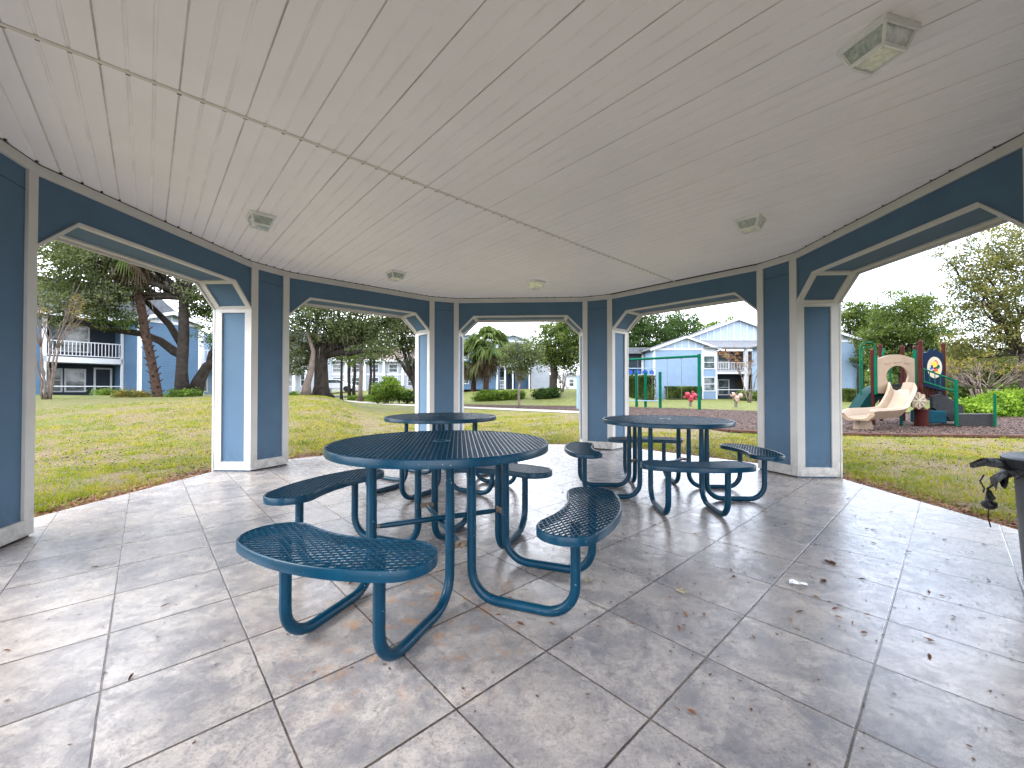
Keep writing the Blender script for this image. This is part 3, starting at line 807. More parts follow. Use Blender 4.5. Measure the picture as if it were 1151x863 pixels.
tag(npobj('grass', np.concatenate(G), 3, M['blade']), 'short yellow green lawn grass growing round the pavilion slab', 'grass', kind='stuff')
# leaf litter along the slab edge, thinning outward
n = 42000; k_ = RNG.integers(0,8,n); t = RNG.uniform(-1.65,1.65,n); d = AP+TH+.01+np.abs(RNG.normal(0,.24,n))
an = np.array([onorm(k) for k in range(8)])[k_]
px_ = CEN.x+np.cos(an)*d+np.sin(an)*t; py_ = CEN.y+np.sin(an)*d-np.cos(an)*t
ok = py_ > 0; px_,py_ = px_[ok],py_[ok]
tag(npobj('leaf_litter', cards(px_,py_,zg(px_,py_)+.012,RNG.uniform(.02,.045,len(px_)),.35), 4, M['litter']), 'reddish brown leaf litter lying along the edge of the slab', 'leaf litter', kind='stuff')
n = 24000; a = RNG.uniform(R(15),R(165),n); r2 = 4+9*RNG.random(n)**1.3; px_ = CEN.x+r2*np.cos(a); py_ = CEN.y+r2*np.sin(a); ok = (outside(px_,py_,AP+TH) > .05)
px_,py_ = px_[ok],py_[ok]
tag(npobj('fallen_leaves', cards(px_,py_,zg(px_,py_)+.025,RNG.uniform(.02,.05,len(px_)),.4), 4, M['chip']), 'dead brown leaves strewn loosely over the lawn', 'fallen leaves', kind='stuff')
# playground mulch bed (flat ground there)
bed = [(.2,23.2),(3.9,20.1),(5.0,15.2),(5.6,10.35),(6.2,9.95),(9.0,9.4),(14.5,8.8),(22,8.4),(24,16.5),(23,17.3),(14.0,18.8),(9.5,23.2),(4.2,26.3),(-3.6,29.2),(-3.0,25.7)]
strip_poly('mulch_bed', bed, -.042, M['mulch'])
def inpoly(px_,py_,poly):
    c = np.zeros(len(px_),bool); n = len(poly)
    for i in range(n):
        x0,y0 = poly[i]; x1,y1 = poly[i-1]
        c ^= ((y0 > py_) != (y1 > py_)) & (px_ < (x1-x0)*(py_-y0)/(y1-y0+1e-12)+x0)
    return c
n = 90000; py_ = 8.3+18*RNG.random(n)**1.6; px_ = RNG.uniform(-3,24,n); ok = inpoly(px_,py_,bed)
px_,py_ = px_[ok],py_[ok]
tag(npobj('bark_mulch', cards(px_,py_,np.full(len(px_),-.028),RNG.uniform(.03,.075,len(px_)),.35,.4), 4, M['chip']), 'loose bark mulch covering the playground bed', 'mulch', kind='stuff')
# path
d = Vector((-14.6,12.0)).normalized(); nn = Vector((d.y,-d.x))
if nn.y < 0: nn = -nn
c0 = Vector((3.2,19.0))
pp = [c0-d*1.6-nn*.75, c0+d*40-nn*.75, c0+d*40+nn*.75, c0-d*1.6+nn*.75]
b = MB(); ns = 52
for i in range(ns+1):
    for w_ in (-.75,-.25,.25,.75):
        q = c0+d*(-1.6+41.6*i/ns)+nn*w_; b.v.append((q.x,q.y,zf(q.x,q.y)+.024))
b.f = [(i*4+j,i*4+j+1,i*4+j+5,i*4+j+4) for i in range(ns) for j in range(3)]
tag(obj('path', b, M['concrete']), kind='structure')
# timber edging
te = thing('timber_edging', 'reddish landscape timbers edging the playground mulch', 'edging', (5.6,10.35,-.05))
seq = bed[2:11]
for i in range(len(seq)-1):
    p, q = Vector(seq[i]), Vector(seq[i+1]); L_ = (q-p).length; m_ = max(1,round(L_/2.4))
    for j in range(m_):
        a_ = p+(q-p)*(j/m_); c_ = p+(q-p)*((j+.985)/m_)
        b = MB(); b.beam((a_.x,a_.y,-.005),(c_.x,c_.y,-.005),.07,.06); obj('timber', b, M['timber'], te, world=True, bevel=.01)

# ------------------------------------------------------------------ vegetation
def rnd3(n): 
    v = RNG.normal(0,1,(n,3)); return v/np.linalg.norm(v,axis=1,keepdims=True)
def leafcloud(centers, radii, n, size, squash=.75, aspect=.55):
    """leaf cards gathered into twig-sized clumps inside several lobes"""
    C = np.asarray(centers,float); Rr = np.asarray(radii,float)
    wts = Rr**2.2; wts /= wts.sum(); nc = max(30, n//26)
    li = RNG.choice(len(C), nc, p=wts)
    rad = RNG.random(nc)**.42
    cl = C[li]+rnd3(nc)*(Rr[li]*rad)[:,None]*np.array([1,1,squash])
    ci = RNG.integers(0,nc,n); sp_ = (.10+.07*Rr[li][ci])
    pos = cl[ci]+RNG.normal(0,1,(n,3))*sp_[:,None]*np.array([1,1,.55])
    a = rnd3(n); b_ = np.cross(a, rnd3(n)); b_ /= np.linalg.norm(b_,axis=1,keepdims=True)
    s = (size*RNG.uniform(.6,1.4,n))[:,None]
    return np.stack([pos-a*s*.5, pos-b_*s*.5*aspect, pos+a*s*.5, pos+b_*s*.5*aspect],1)
def limb(b, p, q, r0, r1, wob=.1, n=6):
    p, q = Vector(p), Vector(q); L_ = (q-p).length; P = []; rr = []
    for i in range(n+1):
        t = i/n; w = math.sin(PI*t)*wob*L_
        P.append(p.lerp(q,t)+Vector((random.uniform(-w,w)*.5, random.uniform(-w,w)*.5, w*.35+random.uniform(-w,w)*.3))); rr.append(r0+(r1-r0)*t)
    b.tube(P, rr, 8); return P
def mosscloud(centers, n, lmin, lmax, spread):
    C = np.asarray(centers,float); ci = RNG.integers(0,len(C),n)
    p = C[ci]+RNG.normal(0,1,(n,3))*np.array([spread,spread,spread*.5]); L_ = RNG.uniform(lmin,lmax,n)*.55
    yaw = RNG.uniform(0,PI,n); w = RNG.uniform(.006,.02,n); t = np.stack([np.cos(yaw)*w,np.sin(yaw)*w,np.zeros(n)],1)
    d = np.stack([RNG.normal(0,.05,n),RNG.normal(0,.05,n),-L_],1)
    return np.stack([p-t,p+t,p+d+t*.2,p+d-t*.2],1)
def tree(label, px, D, h, lobes, trunk_r=.25, n=20000, leaf=.13, lm='oak_leaf', bark='bark', name='oak_tree', fork=None, moss=0, group=None, lean=0, cat='tree', twigs=3, zb=None, trunk_h=None):
    """lobes: (px,py,dD,radius m) as seen in the photograph, turned into places in the crown"""
    x = (px-CX)/F*D; z = zf(x,D)-.05 if zb is None else zb
    t = thing(name, label, cat, (x,D,z), 0, group)
    C = []; Rr = []
    for (lx,ly,dD,r_) in lobes:
        C.append(at(lx,D+dD,ly)); Rr.append(r_)
    b = MB(); base = Vector((x,D,z))
    th = trunk_h or h*.33
    fk = Vector((x+lean, D, z+th))
    P = [base, base.lerp(fk,.25)+Vector((random.uniform(-.05,.05),0,0)), base.lerp(fk,.6)+Vector((random.uniform(-.08,.08),0,0)), fk]
    b.tube(P, [trunk_r*1.45,trunk_r*1.05,trunk_r*.95,trunk_r*.85], 12)
    for k in range(5):
        a_ = k*1.256+.3; b.tube([base+Vector((0,0,trunk_r*1.2)), base+Vector((math.cos(a_)*trunk_r*1.9,math.sin(a_)*trunk_r*1.9,-.02))],[trunk_r*.6,trunk_r*.25],6)
    bp_ = []
    b.blob(tuple(fk),(trunk_r*.95,)*3,10,6)
    for c,r_ in zip(C,Rr):
        e_ = c-Vector((0,0,r_*.15))
        pts = limb(b, fk-Vector((0,0,trunk_r*.8)), e_, trunk_r*.62, trunk_r*.1, .12)
        bp_ += pts[2:]
        for j in range(twigs):
            s_ = pts[random.randint(3,5)]; v = Vector(rnd3(1)[0])*r_*.75; v.z = abs(v.z)*.6
            p2 = limb(b, s_, s_+v, trunk_r*.14, trunk_r*.03, .12, 4); bp_ += p2[2:]
    obj('trunk', b, M[bark], t, smooth=True, world=True)
    npobj('crown', leafcloud(C,Rr,n,leaf), 4, M[lm], t, world=True)
    if moss:
        tag(npobj('spanish_moss', mosscloud([tuple(p) for p in bp_]+[tuple(c) for c in C], moss, .3, 1.1, .45), 4, M['moss'], t, world=True), kind='stuff')
    return t
def bush(label, pts, n, size, lm, name='shrub', cat='shrub', group=None, stems=True):
    """pts: (x,y,z,r) world"""
    x,y = pts[0][0],pts[0][1]; t = thing(name, label, cat, (x,y,zf(x,y)), 0, group)
    npobj('foliage', leafcloud([p[:3] for p in pts],[p[3] for p in pts],n,size,.85), 4, M[lm], t, world=True)
    b = MB()
    for p in pts:
        for j in range(4): b.tube([(p[0]+random.uniform(-.1,.1),p[1],zf(p[0],p[1])-.05),(p[0]+random.uniform(-.6,.6)*p[3],p[1]+random.uniform(-.3,.3)*p[3],p[2]+.3*p[3])],[.02,.008],5)
    obj('stem', b, M['bark'], t, world=True)
    return t
def crepe(label, px, D, h, spread, n, lm, barkm='bark_pale', stems=7, group='crepe myrtles around the lawn', leaf=.07, zb=None):
    x = (px-CX)/F*D; z = zf(x,D)-.03 if zb is None else zb
    t = thing('crepe_myrtle', label, 'tree', (x,D,z), 0, group); b = MB(); tips = []
    for i in range(stems):
        a_ = 2*PI*i/stems+random.uniform(-.3,.3); base = Vector((x+.10*math.cos(a_),D+.1*math.sin(a_),z))
        m1 = base+Vector((math.cos(a_)*spread*.15,math.sin(a_)*spread*.15,h*.46)); limb(b, base, m1, .038, .024, .05)
        for j in range(4):
            a2 = a_+random.uniform(-.9,.9); m2 = m1+Vector((math.cos(a2)*spread*.3,math.sin(a2)*spread*.3,h*random.uniform(.15,.35))); limb(b, m1, m2, .018, .010, .08, 4)
            for k in range(4):
                a3 = a2+random.uniform(-.8,.8); m3 = m2+Vector((math.cos(a3)*spread*.25,math.sin(a3)*spread*.25,h*random.uniform(.08,.25))); limb(b, m2, m3, .009, .004, .06, 3); tips.append(tuple(m3)); tips.append(tuple((m2+m3)/2))
    obj('trunk', b, M[barkm], t, smooth=True, world=True)
    if n: npobj('leaves', leafcloud(tips,[.22]*len(tips),n,leaf), 4, M[lm], t, world=True)
    return t
def palm(label, pts, r, nf, fl, dead=14, boots=True, group='cabbage palms', up=.5):
    """pts: trunk polyline world"""
    t = thing('palm_tree', label, 'palm', pts[0], 0, group)
    b = MB(); pts = [Vector(p) for p in pts]
    b.tube(pts, [r*1.25]+[r]*(len(pts)-1), 12)
    if boots:
        for i in range(len(pts)-1):
            L_ = (pts[i+1]-pts[i]).length; m_ = int(L_/.09)
            for j in range(m_):
                c = pts[i].lerp(pts[i+1],j/m_); a_ = (j*2.4+i)%(2*PI); d = Vector((math.cos(a_),math.sin(a_),0))
                b.beam(c+d*r*.8, c+d*(r*1.35+.05)+Vector((0,0,.14)), .07,.03)
    obj('trunk', b, M['bark_palm'], t, smooth=False, world=True)
    top = pts[-1]
    def fronds(n, el0, el1, droop, m, nm):
        V = []
        for i in range(n):
            az = i*2.399+random.uniform(-.2,.2); el = random.uniform(el0,el1); d = Vector((math.cos(az)*math.cos(el),math.sin(az)*math.cos(el),math.sin(el)))
            pet = top+d*fl*.5; side = d.cross(Vector((0,0,1))).normalized(); side = Matrix.Rotation(random.uniform(-.9,.9),3,d) @ side; upv = side.cross(d).normalized()
            V.append([top-side*.015,top+side*.015,pet+side*.01,pet-side*.01])
            for k in range(17):
                f = (k/16-.5)*2; an = f*1.25
                dd_ = (d*math.cos(an)+side*math.sin(an)); L_ = fl*(.62-.12*abs(f))
                mid = pet+dd_*L_*.55+upv*(-.06*abs(f)); tip = pet+dd_*L_+Vector((0,0,-droop*L_*(.3+1.2*random.random())))
                wv = dd_.cross(upv).normalized()*.028*fl
                V.append([pet,mid-wv,tip,mid+wv])
        npobj(nm, np.array([[list(p) for p in q] for q in V]), 4, M[m], t, world=True)
    fronds(nf, -.55, 1.4, .55, 'palm', 'frond')
    if dead: fronds(dead, -1.3, -.6, .5, 'palm_dead', 'dead_frond')
    return t

# --- left lawn: palm, oaks, crepe myrtle
D = 17.5
palm('leaning shaggy palm tree in front of the blue left building', [at(178,D,449),at(172,D,415),at(163,D,375),at(156,D-.2,335),at(150,D-.5,300),at(148,D-.6,286)], .155, 26, 1.25, 16)
tree('tall oak with mossy limbs right of the leaning palm', 205, 17.8, 9, [(70,335,-1,1.1),(100,338,-1,1.0),(130,322,-1,1.1),(50,350,-1,.8),(170,310,1,1.2),(150,300,1,1.6),(120,290,-1,1.5),(90,300,0,1.7),(60,320,0,1.4),(235,330,.5,1.3),(210,285,1,1.6),(235,300,2,1.5),(80,280,-2,1.5),(180,260,0,2.2),(110,240,0,2.5),(60,250,0,2.2),(225,250,0,2)],
     .21, 62000, .115, 'oak_leaf_grey', 'bark', moss=900, trunk_h=4.6, group='oaks on the left lawn')
t = thing('oak_tree', 'forked leaning oak trunk beside the left opening pier', 'tree', at(222,18.5,448), 0, 'oaks on the left lawn')
b = MB(); D = 18.5
b.tube([at(213,D,450),at(222,D,430),at(232,D,412),at(246,D,402),at(262,D,385)],[.30,.25,.2,.16,.1],10)
b.tube([at(222,D,452),at(227,D,430),at(233,D,415),at(236,D,398),at(250,D,370)],[.16,.13,.12,.1,.06],10)
b.tube([at(208,D,400),at(196,D,395),at(180,D,383),at(160,D,375),at(130,D-.5,371),at(105,D-1,368),at(80,D-1,355),at(60,D-1,345)],[.2,.2,.17,.15,.13,.1,.08,.04],10)
b.tube([at(208,D,395),at(190,D,365),at(165,D,340),at(140,D,335),at(100,D,318),at(75,D,315)],[.16,.14,.11,.09,.07,.04],10)
obj('trunk', b, M['bark'], t, smooth=True, world=True)
npobj('crown', leafcloud([at(250,D,370),at(240,D,350),at(225,D,345),at(120,D-1,355),at(150,D-1,362),at(235,D+1,380)],[1.1,1.0,.9,.8,.6,.6],7000,.10), 4, M['oak_leaf'], t, world=True)
crepe('bare crepe myrtle with a few yellow leaves before the balcony', 53, 15.5, 4.4, 1.5, 700, 'rust_leaf', 'bark_pale', 6)
for (px,w_,m_,lb) in ((150,16,'rust_leaf','low reddish groundcover at the foot of the palm'),(207,12,'bright_leaf','low green fern clump at the foot of the tall oak'),(122,9,'bright_leaf','small green shrub at the corner of the left building')):
    D = 17.2 if px != 122 else 20
    pts = []
    for i in range(5):
        xx = (px+(i-2)*w_/2-CX)/F*D; pts.append((xx, D, zf(xx,D)+.10, .22))
    bush(lb, pts, 1500, .09, m_, 'ground_cover_plant', 'shrub')

# --- left-back: oak with moss and dark trunk, leaning oak, thin trees, hedge plants
tree('large mossy oak with a thick black trunk on the lawn beyond', 361, 21, 9, [(330,412,0,.8),(342,402,0,.9),(400,378,0,1.1),(428,392,0,.9),(385,372,0,1.2),(345,375,0,1.6),(365,355,-1,1.6),(395,362,0,1.7),(335,350,0,1.4),(420,375,1,1.3),(330,395,1,1.0),(385,335,0,1.8),(350,325,0,1.8),(425,350,0,1.7),(310,370,1,1.4),(455,350,1,1.6)],
     .34, 34000, .12, 'oak_leaf_grey', 'bark', moss=900, trunk_h=2.4, group='mossy oaks beyond the lawn', zb=zf((361-CX)/F*21,21)-.1)
t = tree('mossy oak leaning in from the right of the rear left opening', 476, 24, 8, [(455,375,0,1.7),(440,390,0,1.0),(465,400,0,1.0),(470,365,0,1.8),(445,350,0,1.8),(480,385,0,1.4)], .24, 16000, .12, 'oak_leaf_grey', 'bark', moss=700, trunk_h=1.8, lean=-.6, group='mossy oaks beyond the lawn')
x = at(344,20)
t = thing('tree_trunk', 'pale slanting bare trunk left of the thick black oak trunk', 'tree', (x.x,20,zf(x.x,20)-.1)); b = MB()
b.tube([(x.x,20,zf(x.x,20)-.1), at(345,20,432), at(350,20,415), at(352,20,395),at(345,20,372)],[.28,.17,.14,.1,.07],10); obj('trunk', b, M['bark_pale'], t, smooth=True, world=True)
for i,(px,D,w_,lb) in enumerate(((384,34,.10,'slender dark tree, leftmost of the thin trees beyond the path'),(393,36,.13,'slender dark tree second from the left among the thin trees'),(398,38,.14,'thin tree in the middle of the row beyond the path'),(405,33,.15,'thickest pale trunk of the thin trees beyond the path'),(416,37,.12,'thin brown tree just left of the round green bush'),(420,40,.12,'thin brown tree rising behind the round green bush'))):
    tree(lb, px, D, 9, [(px-4,402,0,1.1),(px+5,390,0,1.3),(px,372,0,1.5)], w_, 2600, .15, 'oak_leaf' if i%2 else 'dark_leaf', 'bark_pale' if px == 405 else 'bark', 'slender_tree', group='slender trees beyond the path', trunk_h=4.2, twigs=1)
def gp(px,D,dz,r): x = (px-CX)/F*D; return (x,D,zf(x,D)+dz,r)
bush('large round green bush beyond the path', [gp(432,30,.9,.9),gp(440,30,1.2,.8),gp(425,30,.6,.6),gp(448,30.5,.8,.7),gp(436,30.5,1.7,.5)], 7000, .16, 'bright_leaf')
bush('dark low hedge plants right of the round green bush', [gp(458,31,.5,.6),gp(466,31,.5,.6),gp(474,31,.5,.6)], 3000, .13, 'dark_leaf')
bush('clipped green shrub far left under the black oak', [gp(330,30,.35,.5),gp(326,30,.35,.5)], 1500, .12, 'bright_leaf')
bush('yellow green low shrubs at the foot of the thin trees', [gp(395,36,.25,.4),gp(405,37,.25,.4),gp(413,36,.25,.4)], 1500, .12, 'bright_leaf')

# --- centre
palm('cabbage palm with a broad head, left of the pair', [at(532,31,440),at(533,31,415),at(533,31,402)], .17, 46, 1.9, 9)
palm('taller cabbage palm, right of the pair before the blue building', [at(546,30,438),at(548,30,410),at(549,30,390)], .17, 52, 1.9, 10)
tree('small slim tree standing alone on the far lawn', 584, 24, 5, [(584,403,0,1.0),(575,410,0,.8),(595,408,0,.9),(586,390,0,.9),(600,395,0,.8),(574,398,0,.6),(588,418,0,.6)], .07, 6000, .12, 'oak_leaf_grey', 'bark_pale', 'young_tree', trunk_h=1.5)
tree('large dense green oak at the right of the centre opening', 622, 34, 10, [(615,385,0,2.0),(635,375,0,2.4),(650,395,0,2.0),(640,405,0,1.6),(625,400,0,1.6),(610,398,1,1.2),(655,370,1,2.2),(625,368,0,1.4),(665,390,0,2.2)], .32, 26000, .17, 'oak_leaf', 'bark', trunk_h=3)
crepe('pale leafless tree with tan twigs behind the far stair', 632, 37, 4.6, 3.0, 1800, 'rust_leaf', 'bark_pale', 7)
pts = [gp(px,34,.35,.6) for px in range(540,588,6)]
bush('long green shrub bed in front of the blue building', pts, 9000, .15, 'bright_leaf')
bush('dark shrubs at the foot of the far stair', [gp(px,33,.4,.55) for px in (606,612,618,624)], 4000, .14, 'dark_leaf')
x = (652-CX)/F*16.5
t = thing('utility_box', 'pale blue utility box on a post at the far side of the path', 'utility box', (x,16.5,zf(x,16.5)))
b = MB(); b.box(x-.13,x+.13,16.4,16.6,.25,1.62); obj('box_body', b, M['box_blue'], t, world=True, bevel=.02)
b = MB(); b.box(x-.15,x+.15,16.38,16.62,1.62,1.68); obj('cap', b, M['white'], t, world=True, bevel=.01)
b = MB(); b.box(x-.04,x+.04,16.46,16.54,-.1,.25); obj('post', b, M['box_blue'], t, world=True)

# --- right-back
tree('big dark green tree behind the swing set', 716, 50, 12, [(700,400,0,3.6),(720,380,0,4.0),(745,372,2,3.8),(765,374,3,3.2),(722,400,0,2.4),(690,375,1,3.8),(712,360,0,3.4),(770,360,4,2.4),(755,388,4,2.6),(700,425,-2,2.4),(716,428,-2,1.8)], .5, 46000, .23, 'dark_leaf', 'bark', trunk_h=3)
tree('distant yellow green tree behind the roof of the blue house', 805, 62, 11, [(800,372,0,3),(815,368,0,3),(790,376,0,2.4),(830,372,0,2.6)], .3, 9000, .26, 'bright_leaf', 'bark', trunk_h=5)
crepe('crepe myrtle with reddish leaves in front of the porch', 842, 33, 4.6, 3.0, 1500, 'red_leaf', 'bark_pale', 6)
def hedge(label, x0,x1,y,z1,d=.9):
    t = thing('hedge', label, 'hedge', ((x0+x1)/2,y,zf((x0+x1)/2,y)), 0)
    n = int(13000*(x1-x0)/6); P = np.stack([RNG.uniform(x0,x1,n),RNG.uniform(y-d/2,y+d/2,n),RNG.uniform(-.05,z1,n)],1)
    # push leaves to the faces
    k = RNG.integers(0,3,n); P[k==0,1] = y-d/2+RNG.normal(0,.04,(k==0).sum()); P[k==1,2] = z1+RNG.normal(0,.04,(k==1).sum())
    a = rnd3(n); b_ = np.cross(a,rnd3(n)); b_ /= np.linalg.norm(b_,axis=1,keepdims=True); s = .07
    npobj('foliage', np.stack([P-a*s,P-b_*s*.6,P+a*s,P+b_*s*.6],1), 4, M['oak_leaf'], t, world=True)
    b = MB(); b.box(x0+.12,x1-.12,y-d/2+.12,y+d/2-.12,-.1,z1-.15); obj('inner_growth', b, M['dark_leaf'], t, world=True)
hedge('clipped dark green hedge against the gabled blue house', (748-CX)/F*42, (787-CX)/F*42, 42, 1.25)
hedge('clipped hedge at the right corner of the blue house', (944-CX)/F*35, (958-CX)/F*35, 35, 1.0)
hedge('tall dark hedge behind the green climbing frame', (700-CX)/F*37, (734-CX)/F*37, 37, 2.2, 1.5)
bush('small yellow green shrub below the porch balcony', [gp(835,38,.5,.6),gp(841,38,.4,.5)], 2500, .13, 'bright_leaf')
bush('round green shrub right of the reddish crepe myrtle', [gp(849,37.5,.5,.6),gp(853,37.5,.5,.6)], 2500, .13, 'bright_leaf')

# --- right: oak crowns behind the playground
tree('bright green tree in the middle behind the playground', 1015, 30, 10, [(1015,345,0,2.0),(1030,365,0,2.0),(1000,370,0,1.8),(1020,385,0,1.8),(1045,385,1,1.8),(985,385,1,1.5),(1035,345,0,1.4),(1060,400,0,1.5),(1000,405,0,1.5)], .3, 30000, .15, 'oak_leaf', 'bark', trunk_h=2.6)
tree('dark tree just right of the blue house corner', 968, 36, 9, [(962,360,0,1.6),(975,355,0,1.5),(955,350,0,1.4),(985,365,0,1.6),(970,375,1,1.6),(990,385,0,1.6),(975,400,0,1.6)], .28, 16000, .17, 'oak_leaf', 'bark', trunk_h=3)
tree('wide spreading oak with open branches at the far right', 1150, 22, 11, [(1095,300,0,1.2),(1120,290,0,1.4),(1140,310,0,1.6),(1105,330,0,1.4),(1130,345,0,1.6),(1085,350,1,1.3),(1110,370,1,1.4),(1145,375,0,1.5),(1160,280,0,1.8),(1170,330,0,1.8),(1085,385,2,1.2),(1125,395,2,1.4),(1080,320,0,.9),(1060,285,0,.6),(1075,295,0,.7),(1100,275,0,1.0),(1150,255,0,1.5),(1090,400,2,1.3)],
     .15, 44000, .11, 'olive_leaf', 'bark', moss=150, trunk_h=3.2)
tree('low dark tree filling the gap behind the green bushes', 1100, 34, 7, [(1075,405,0,1.8),(1095,415,0,1.8),(1115,410,0,1.8),(1135,415,0,1.8),(1155,405,0,1.8),(1060,420,0,1.4),(1045,410,0,1.4)], .25, 20000, .17, 'oak_leaf', 'bark', trunk_h=1.6)
crepe('vase shaped crepe myrtle with yellow leaves beside the playground', 1106, 17.5, 2.5, 2.2, 1700, 'rust_leaf', 'bark_pale', 14)
bush('dark leafy thicket far behind the slide and the tower', [gp(px,46,1.2,1.8) for px in range(985,1045,12)], 9000, .22, 'oak_leaf', 'thicket', 'thicket')
bush('dark leafy thicket behind the vase shaped crepe myrtle', [gp(px,40,1.0,1.7) for px in range(1052,1170,13)], 14000, .2, 'oak_leaf', 'thicket', 'thicket')
bush('bright green leafy bush bank at the right of the playground', [gp(px,16.6+.25*math.sin(px),.30,.50) for px in range(1082,1175,8)]+[gp(px,16.9,.62,.5) for px in range(1120,1175,9)], 20000, .12, 'lime_leaf')

for (nm_,lb,x,y,rr_,zz) in (('oak_tree','added unseen oak just outside the right edge of the view, shading the trash can side',10.3,1.5,3.1,3.7),('oak_tree','added unseen oak behind the pavilion on the right, shading its rear opening',7.3,-2.4,3.0,3.4)):  # oaks out of view, added to darken the right piers and floor
    t = thing(nm_, lb, 'tree', (x,y,-.05), 0, 'unseen oaks added to shade the pavilion')
    b = MB(); b.tube([(x,y,-.1),(x+.1,y,1.2),(x-.1,y,2.6),(x,y,4.5)],[.42,.3,.26,.2],10)
    Cs = [(x+rr_*.55*math.cos(a_),y+rr_*.55*math.sin(a_),zz+random.uniform(-1.6,1.8)) for a_ in [i*.9 for i in range(7)]]+[(x,y,zz+1.5),(x,y,zz-1)]
    for c_ in Cs: limb(b,(x,y,2.4),c_,.14,.03,.1)
    obj('trunk', b, M['bark'], t, smooth=True, world=True)
    npobj('crown', leafcloud(Cs,[rr_*.5]*len(Cs),15000,.26), 4, M['oak_leaf'], t, world=True)

# ------------------------------------------------------------------ buildings
def bframe(o, u):
    u = Vector((u[0],u[1],0)).normalized(); n = Vector((u.y,-u.x,0))   # n points toward the viewer for u to the right
    return Matrix(((u.x,n.x,0,o[0]),(u.y,n.y,0,o[1]),(0,0,1,o[2]),(0,0,0,1)))
def window(b_, G, x0,x1,z0,z1, y, two=True):
    f = MB(G); w = .09
    f.box(x0-w,x1+w,y,y+.05,z0-w,z0); f.box(x0-w,x1+w,y,y+.05,z1,z1+w); f.box(x0-w,x0,y,y+.05,z0,z1); f.box(x1,x1+w,y,y+.05,z0,z1)
    if two: f.box(x0,x1,y,y+.04,(z0+z1)/2-.03,(z0+z1)/2+.03)
    o = obj('window', f, M['white'], b_, world=True)
    p = MB(G); p.box(x0,x1,y-.01,y+.015,z0,z1); obj('pane', p, M['glass'], o, world=True)
def rail(b_, G, x0,x1,y,z, h=1.0, n=None):
    f = MB(G); n = n or int((x1-x0)/.16)
    f.box(x0,x1,y-.03,y+.03,z+h-.06,z+h); f.box(x0,x1,y-.025,y+.025,z+.08,z+.13)
    for i in range(n): 
        x = x0+(x1-x0)*(i+.5)/n; f.box(x-.018,x+.018,y-.018,y+.018,z+.13,z+h-.06)
    obj('balcony_rail', f, M['white'], b_, world=True)
def boxpart(b_, G, nm, m, *bs):
    for q in bs:
        f = MB(G); f.box(*q); o = obj(nm, f, M[m], b_, world=True)
    return o
def gable(b_, G, x0,x1, y0,y1, ze, pitch, over=.35, m='batten_blue', board=True):
    xm = (x0+x1)/2; zp = ze+(x1-x0)/2*pitch
    f = MB(G); f.prism([(x0,ze),(x1,ze),(xm,zp)], y0-.02, y1-.002, 'y'); g = obj('gable', f, M[m], b_, world=True, recalc=True)
    f = MB(G); t = .14; zo = ze-over*pitch
    for (xa,xb) in ((x0-over,xm),(x1+over,xm)):
        f.prism([(xa,zo+.06),(xb,zp+.06),(xb,zp+.06+t),(xa,zo+.06+t)], y0-.1 if y0<y1 else y0+.1, y1+.35, 'y')
    rf = obj('roof', f, M['roof'], b_, world=True, recalc=True)
    f = MB(G)
    for (xa,xb) in ((x0-over-.02,xm),(x1+over+.02,xm)):
        f.prism([(xa,zo-.08),(xb,zp-.08),(xb,zp+.14),(xa,zo+.14)], y1+.352, y1+.40, 'y')
    f.box(x0,x1,y1,y1+.05,ze-.12,ze+.06)
    if board:
        n = int((x1-x0)/.75)
        for i in range(1,n):
            x = x0+(x1-x0)*i/n; zt = ze+(min(x-x0,x1-x))*pitch
            f.box(x-.04,x+.04,y1-.002,y1+.03,ze+.06,zt)
    obj('rake_board', f, M['white'], rf, world=True, recalc=True)

# left building
BL = thing('apartment_building', 'two storey blue apartment building with white balcony rail behind the left lawn', 'building', (-26,27,.2))
A0 = (-28-.535*9, 24-.845*9, .2); G = bframe(A0, (.535,.845))      # local x: 9 = balcony post, 12.55 = B
zb = .0; z2 = 2.85; zt = 5.3; xe = 12.55; yb = -1.8
boxpart(BL,G,'wall','porch_dark',(9.0,xe,yb-.2,yb,0,zt))
boxpart(BL,G,'wall','siding',(0,8.9,-.2,0,0,zt))
boxpart(BL,G,'wall','siding',(xe,xe+3.3,-6,2.9,0,zt+.02))
boxpart(BL,G,'corner_board','white',(xe-.02,xe+.16,2.9,2.93,0,zt),(xe-.03,xe,2.74,2.93,0,zt),(xe+3.15,xe+3.32,2.9,2.93,0,zt))
boxpart(BL,G,'balcony_floor','white',(8.9,xe,yb,.1,z2-.35,z2))
boxpart(BL,G,'porch_post','white',(8.92,9.12,-.08,.1,0,zt),(xe-.14,xe-.02,-.08,.1,0,zt))
rail(BL,G,9.12,xe-.14,.0,z2); boxpart(BL,G,'lower_rail','white',(9.12,xe-.14,-.03,.03,1.0,1.06))
boxpart(BL,G,'porch_ceiling','porch_dark',(8.9,xe,yb,.1,zt-.05,zt))
window(BL,G,9.5,10.0,.75,2.1,yb); window(BL,G,10.25,11.05,.75,2.1,yb); window(BL,G,9.6,11.2,z2+.5,z2+2.1,yb)
dr = boxpart(BL,G,'door','porch_dark',(11.6,12.3,yb,yb+.04,.1,2.2)); boxpart(dr,G,'door_frame','white',(11.5,11.6,yb,yb+.06,.1,2.3),(12.3,12.4,yb,yb+.06,.1,2.3),(11.6,12.3,yb,yb+.06,2.2,2.3))
f = MB(G); ov = .5
f.prism([(-0.5,zt+.02),(xe+3.9,zt+.02),(xe+1.5,zt+2.2),(2,zt+2.2)], -7, .55, 'y'); rf = obj('roof', f, M['roof'], BL, world=True, recalc=True)
boxpart(rf,G,'fascia','white',(-.5,xe,.551,.6,zt-.02,zt+.2))
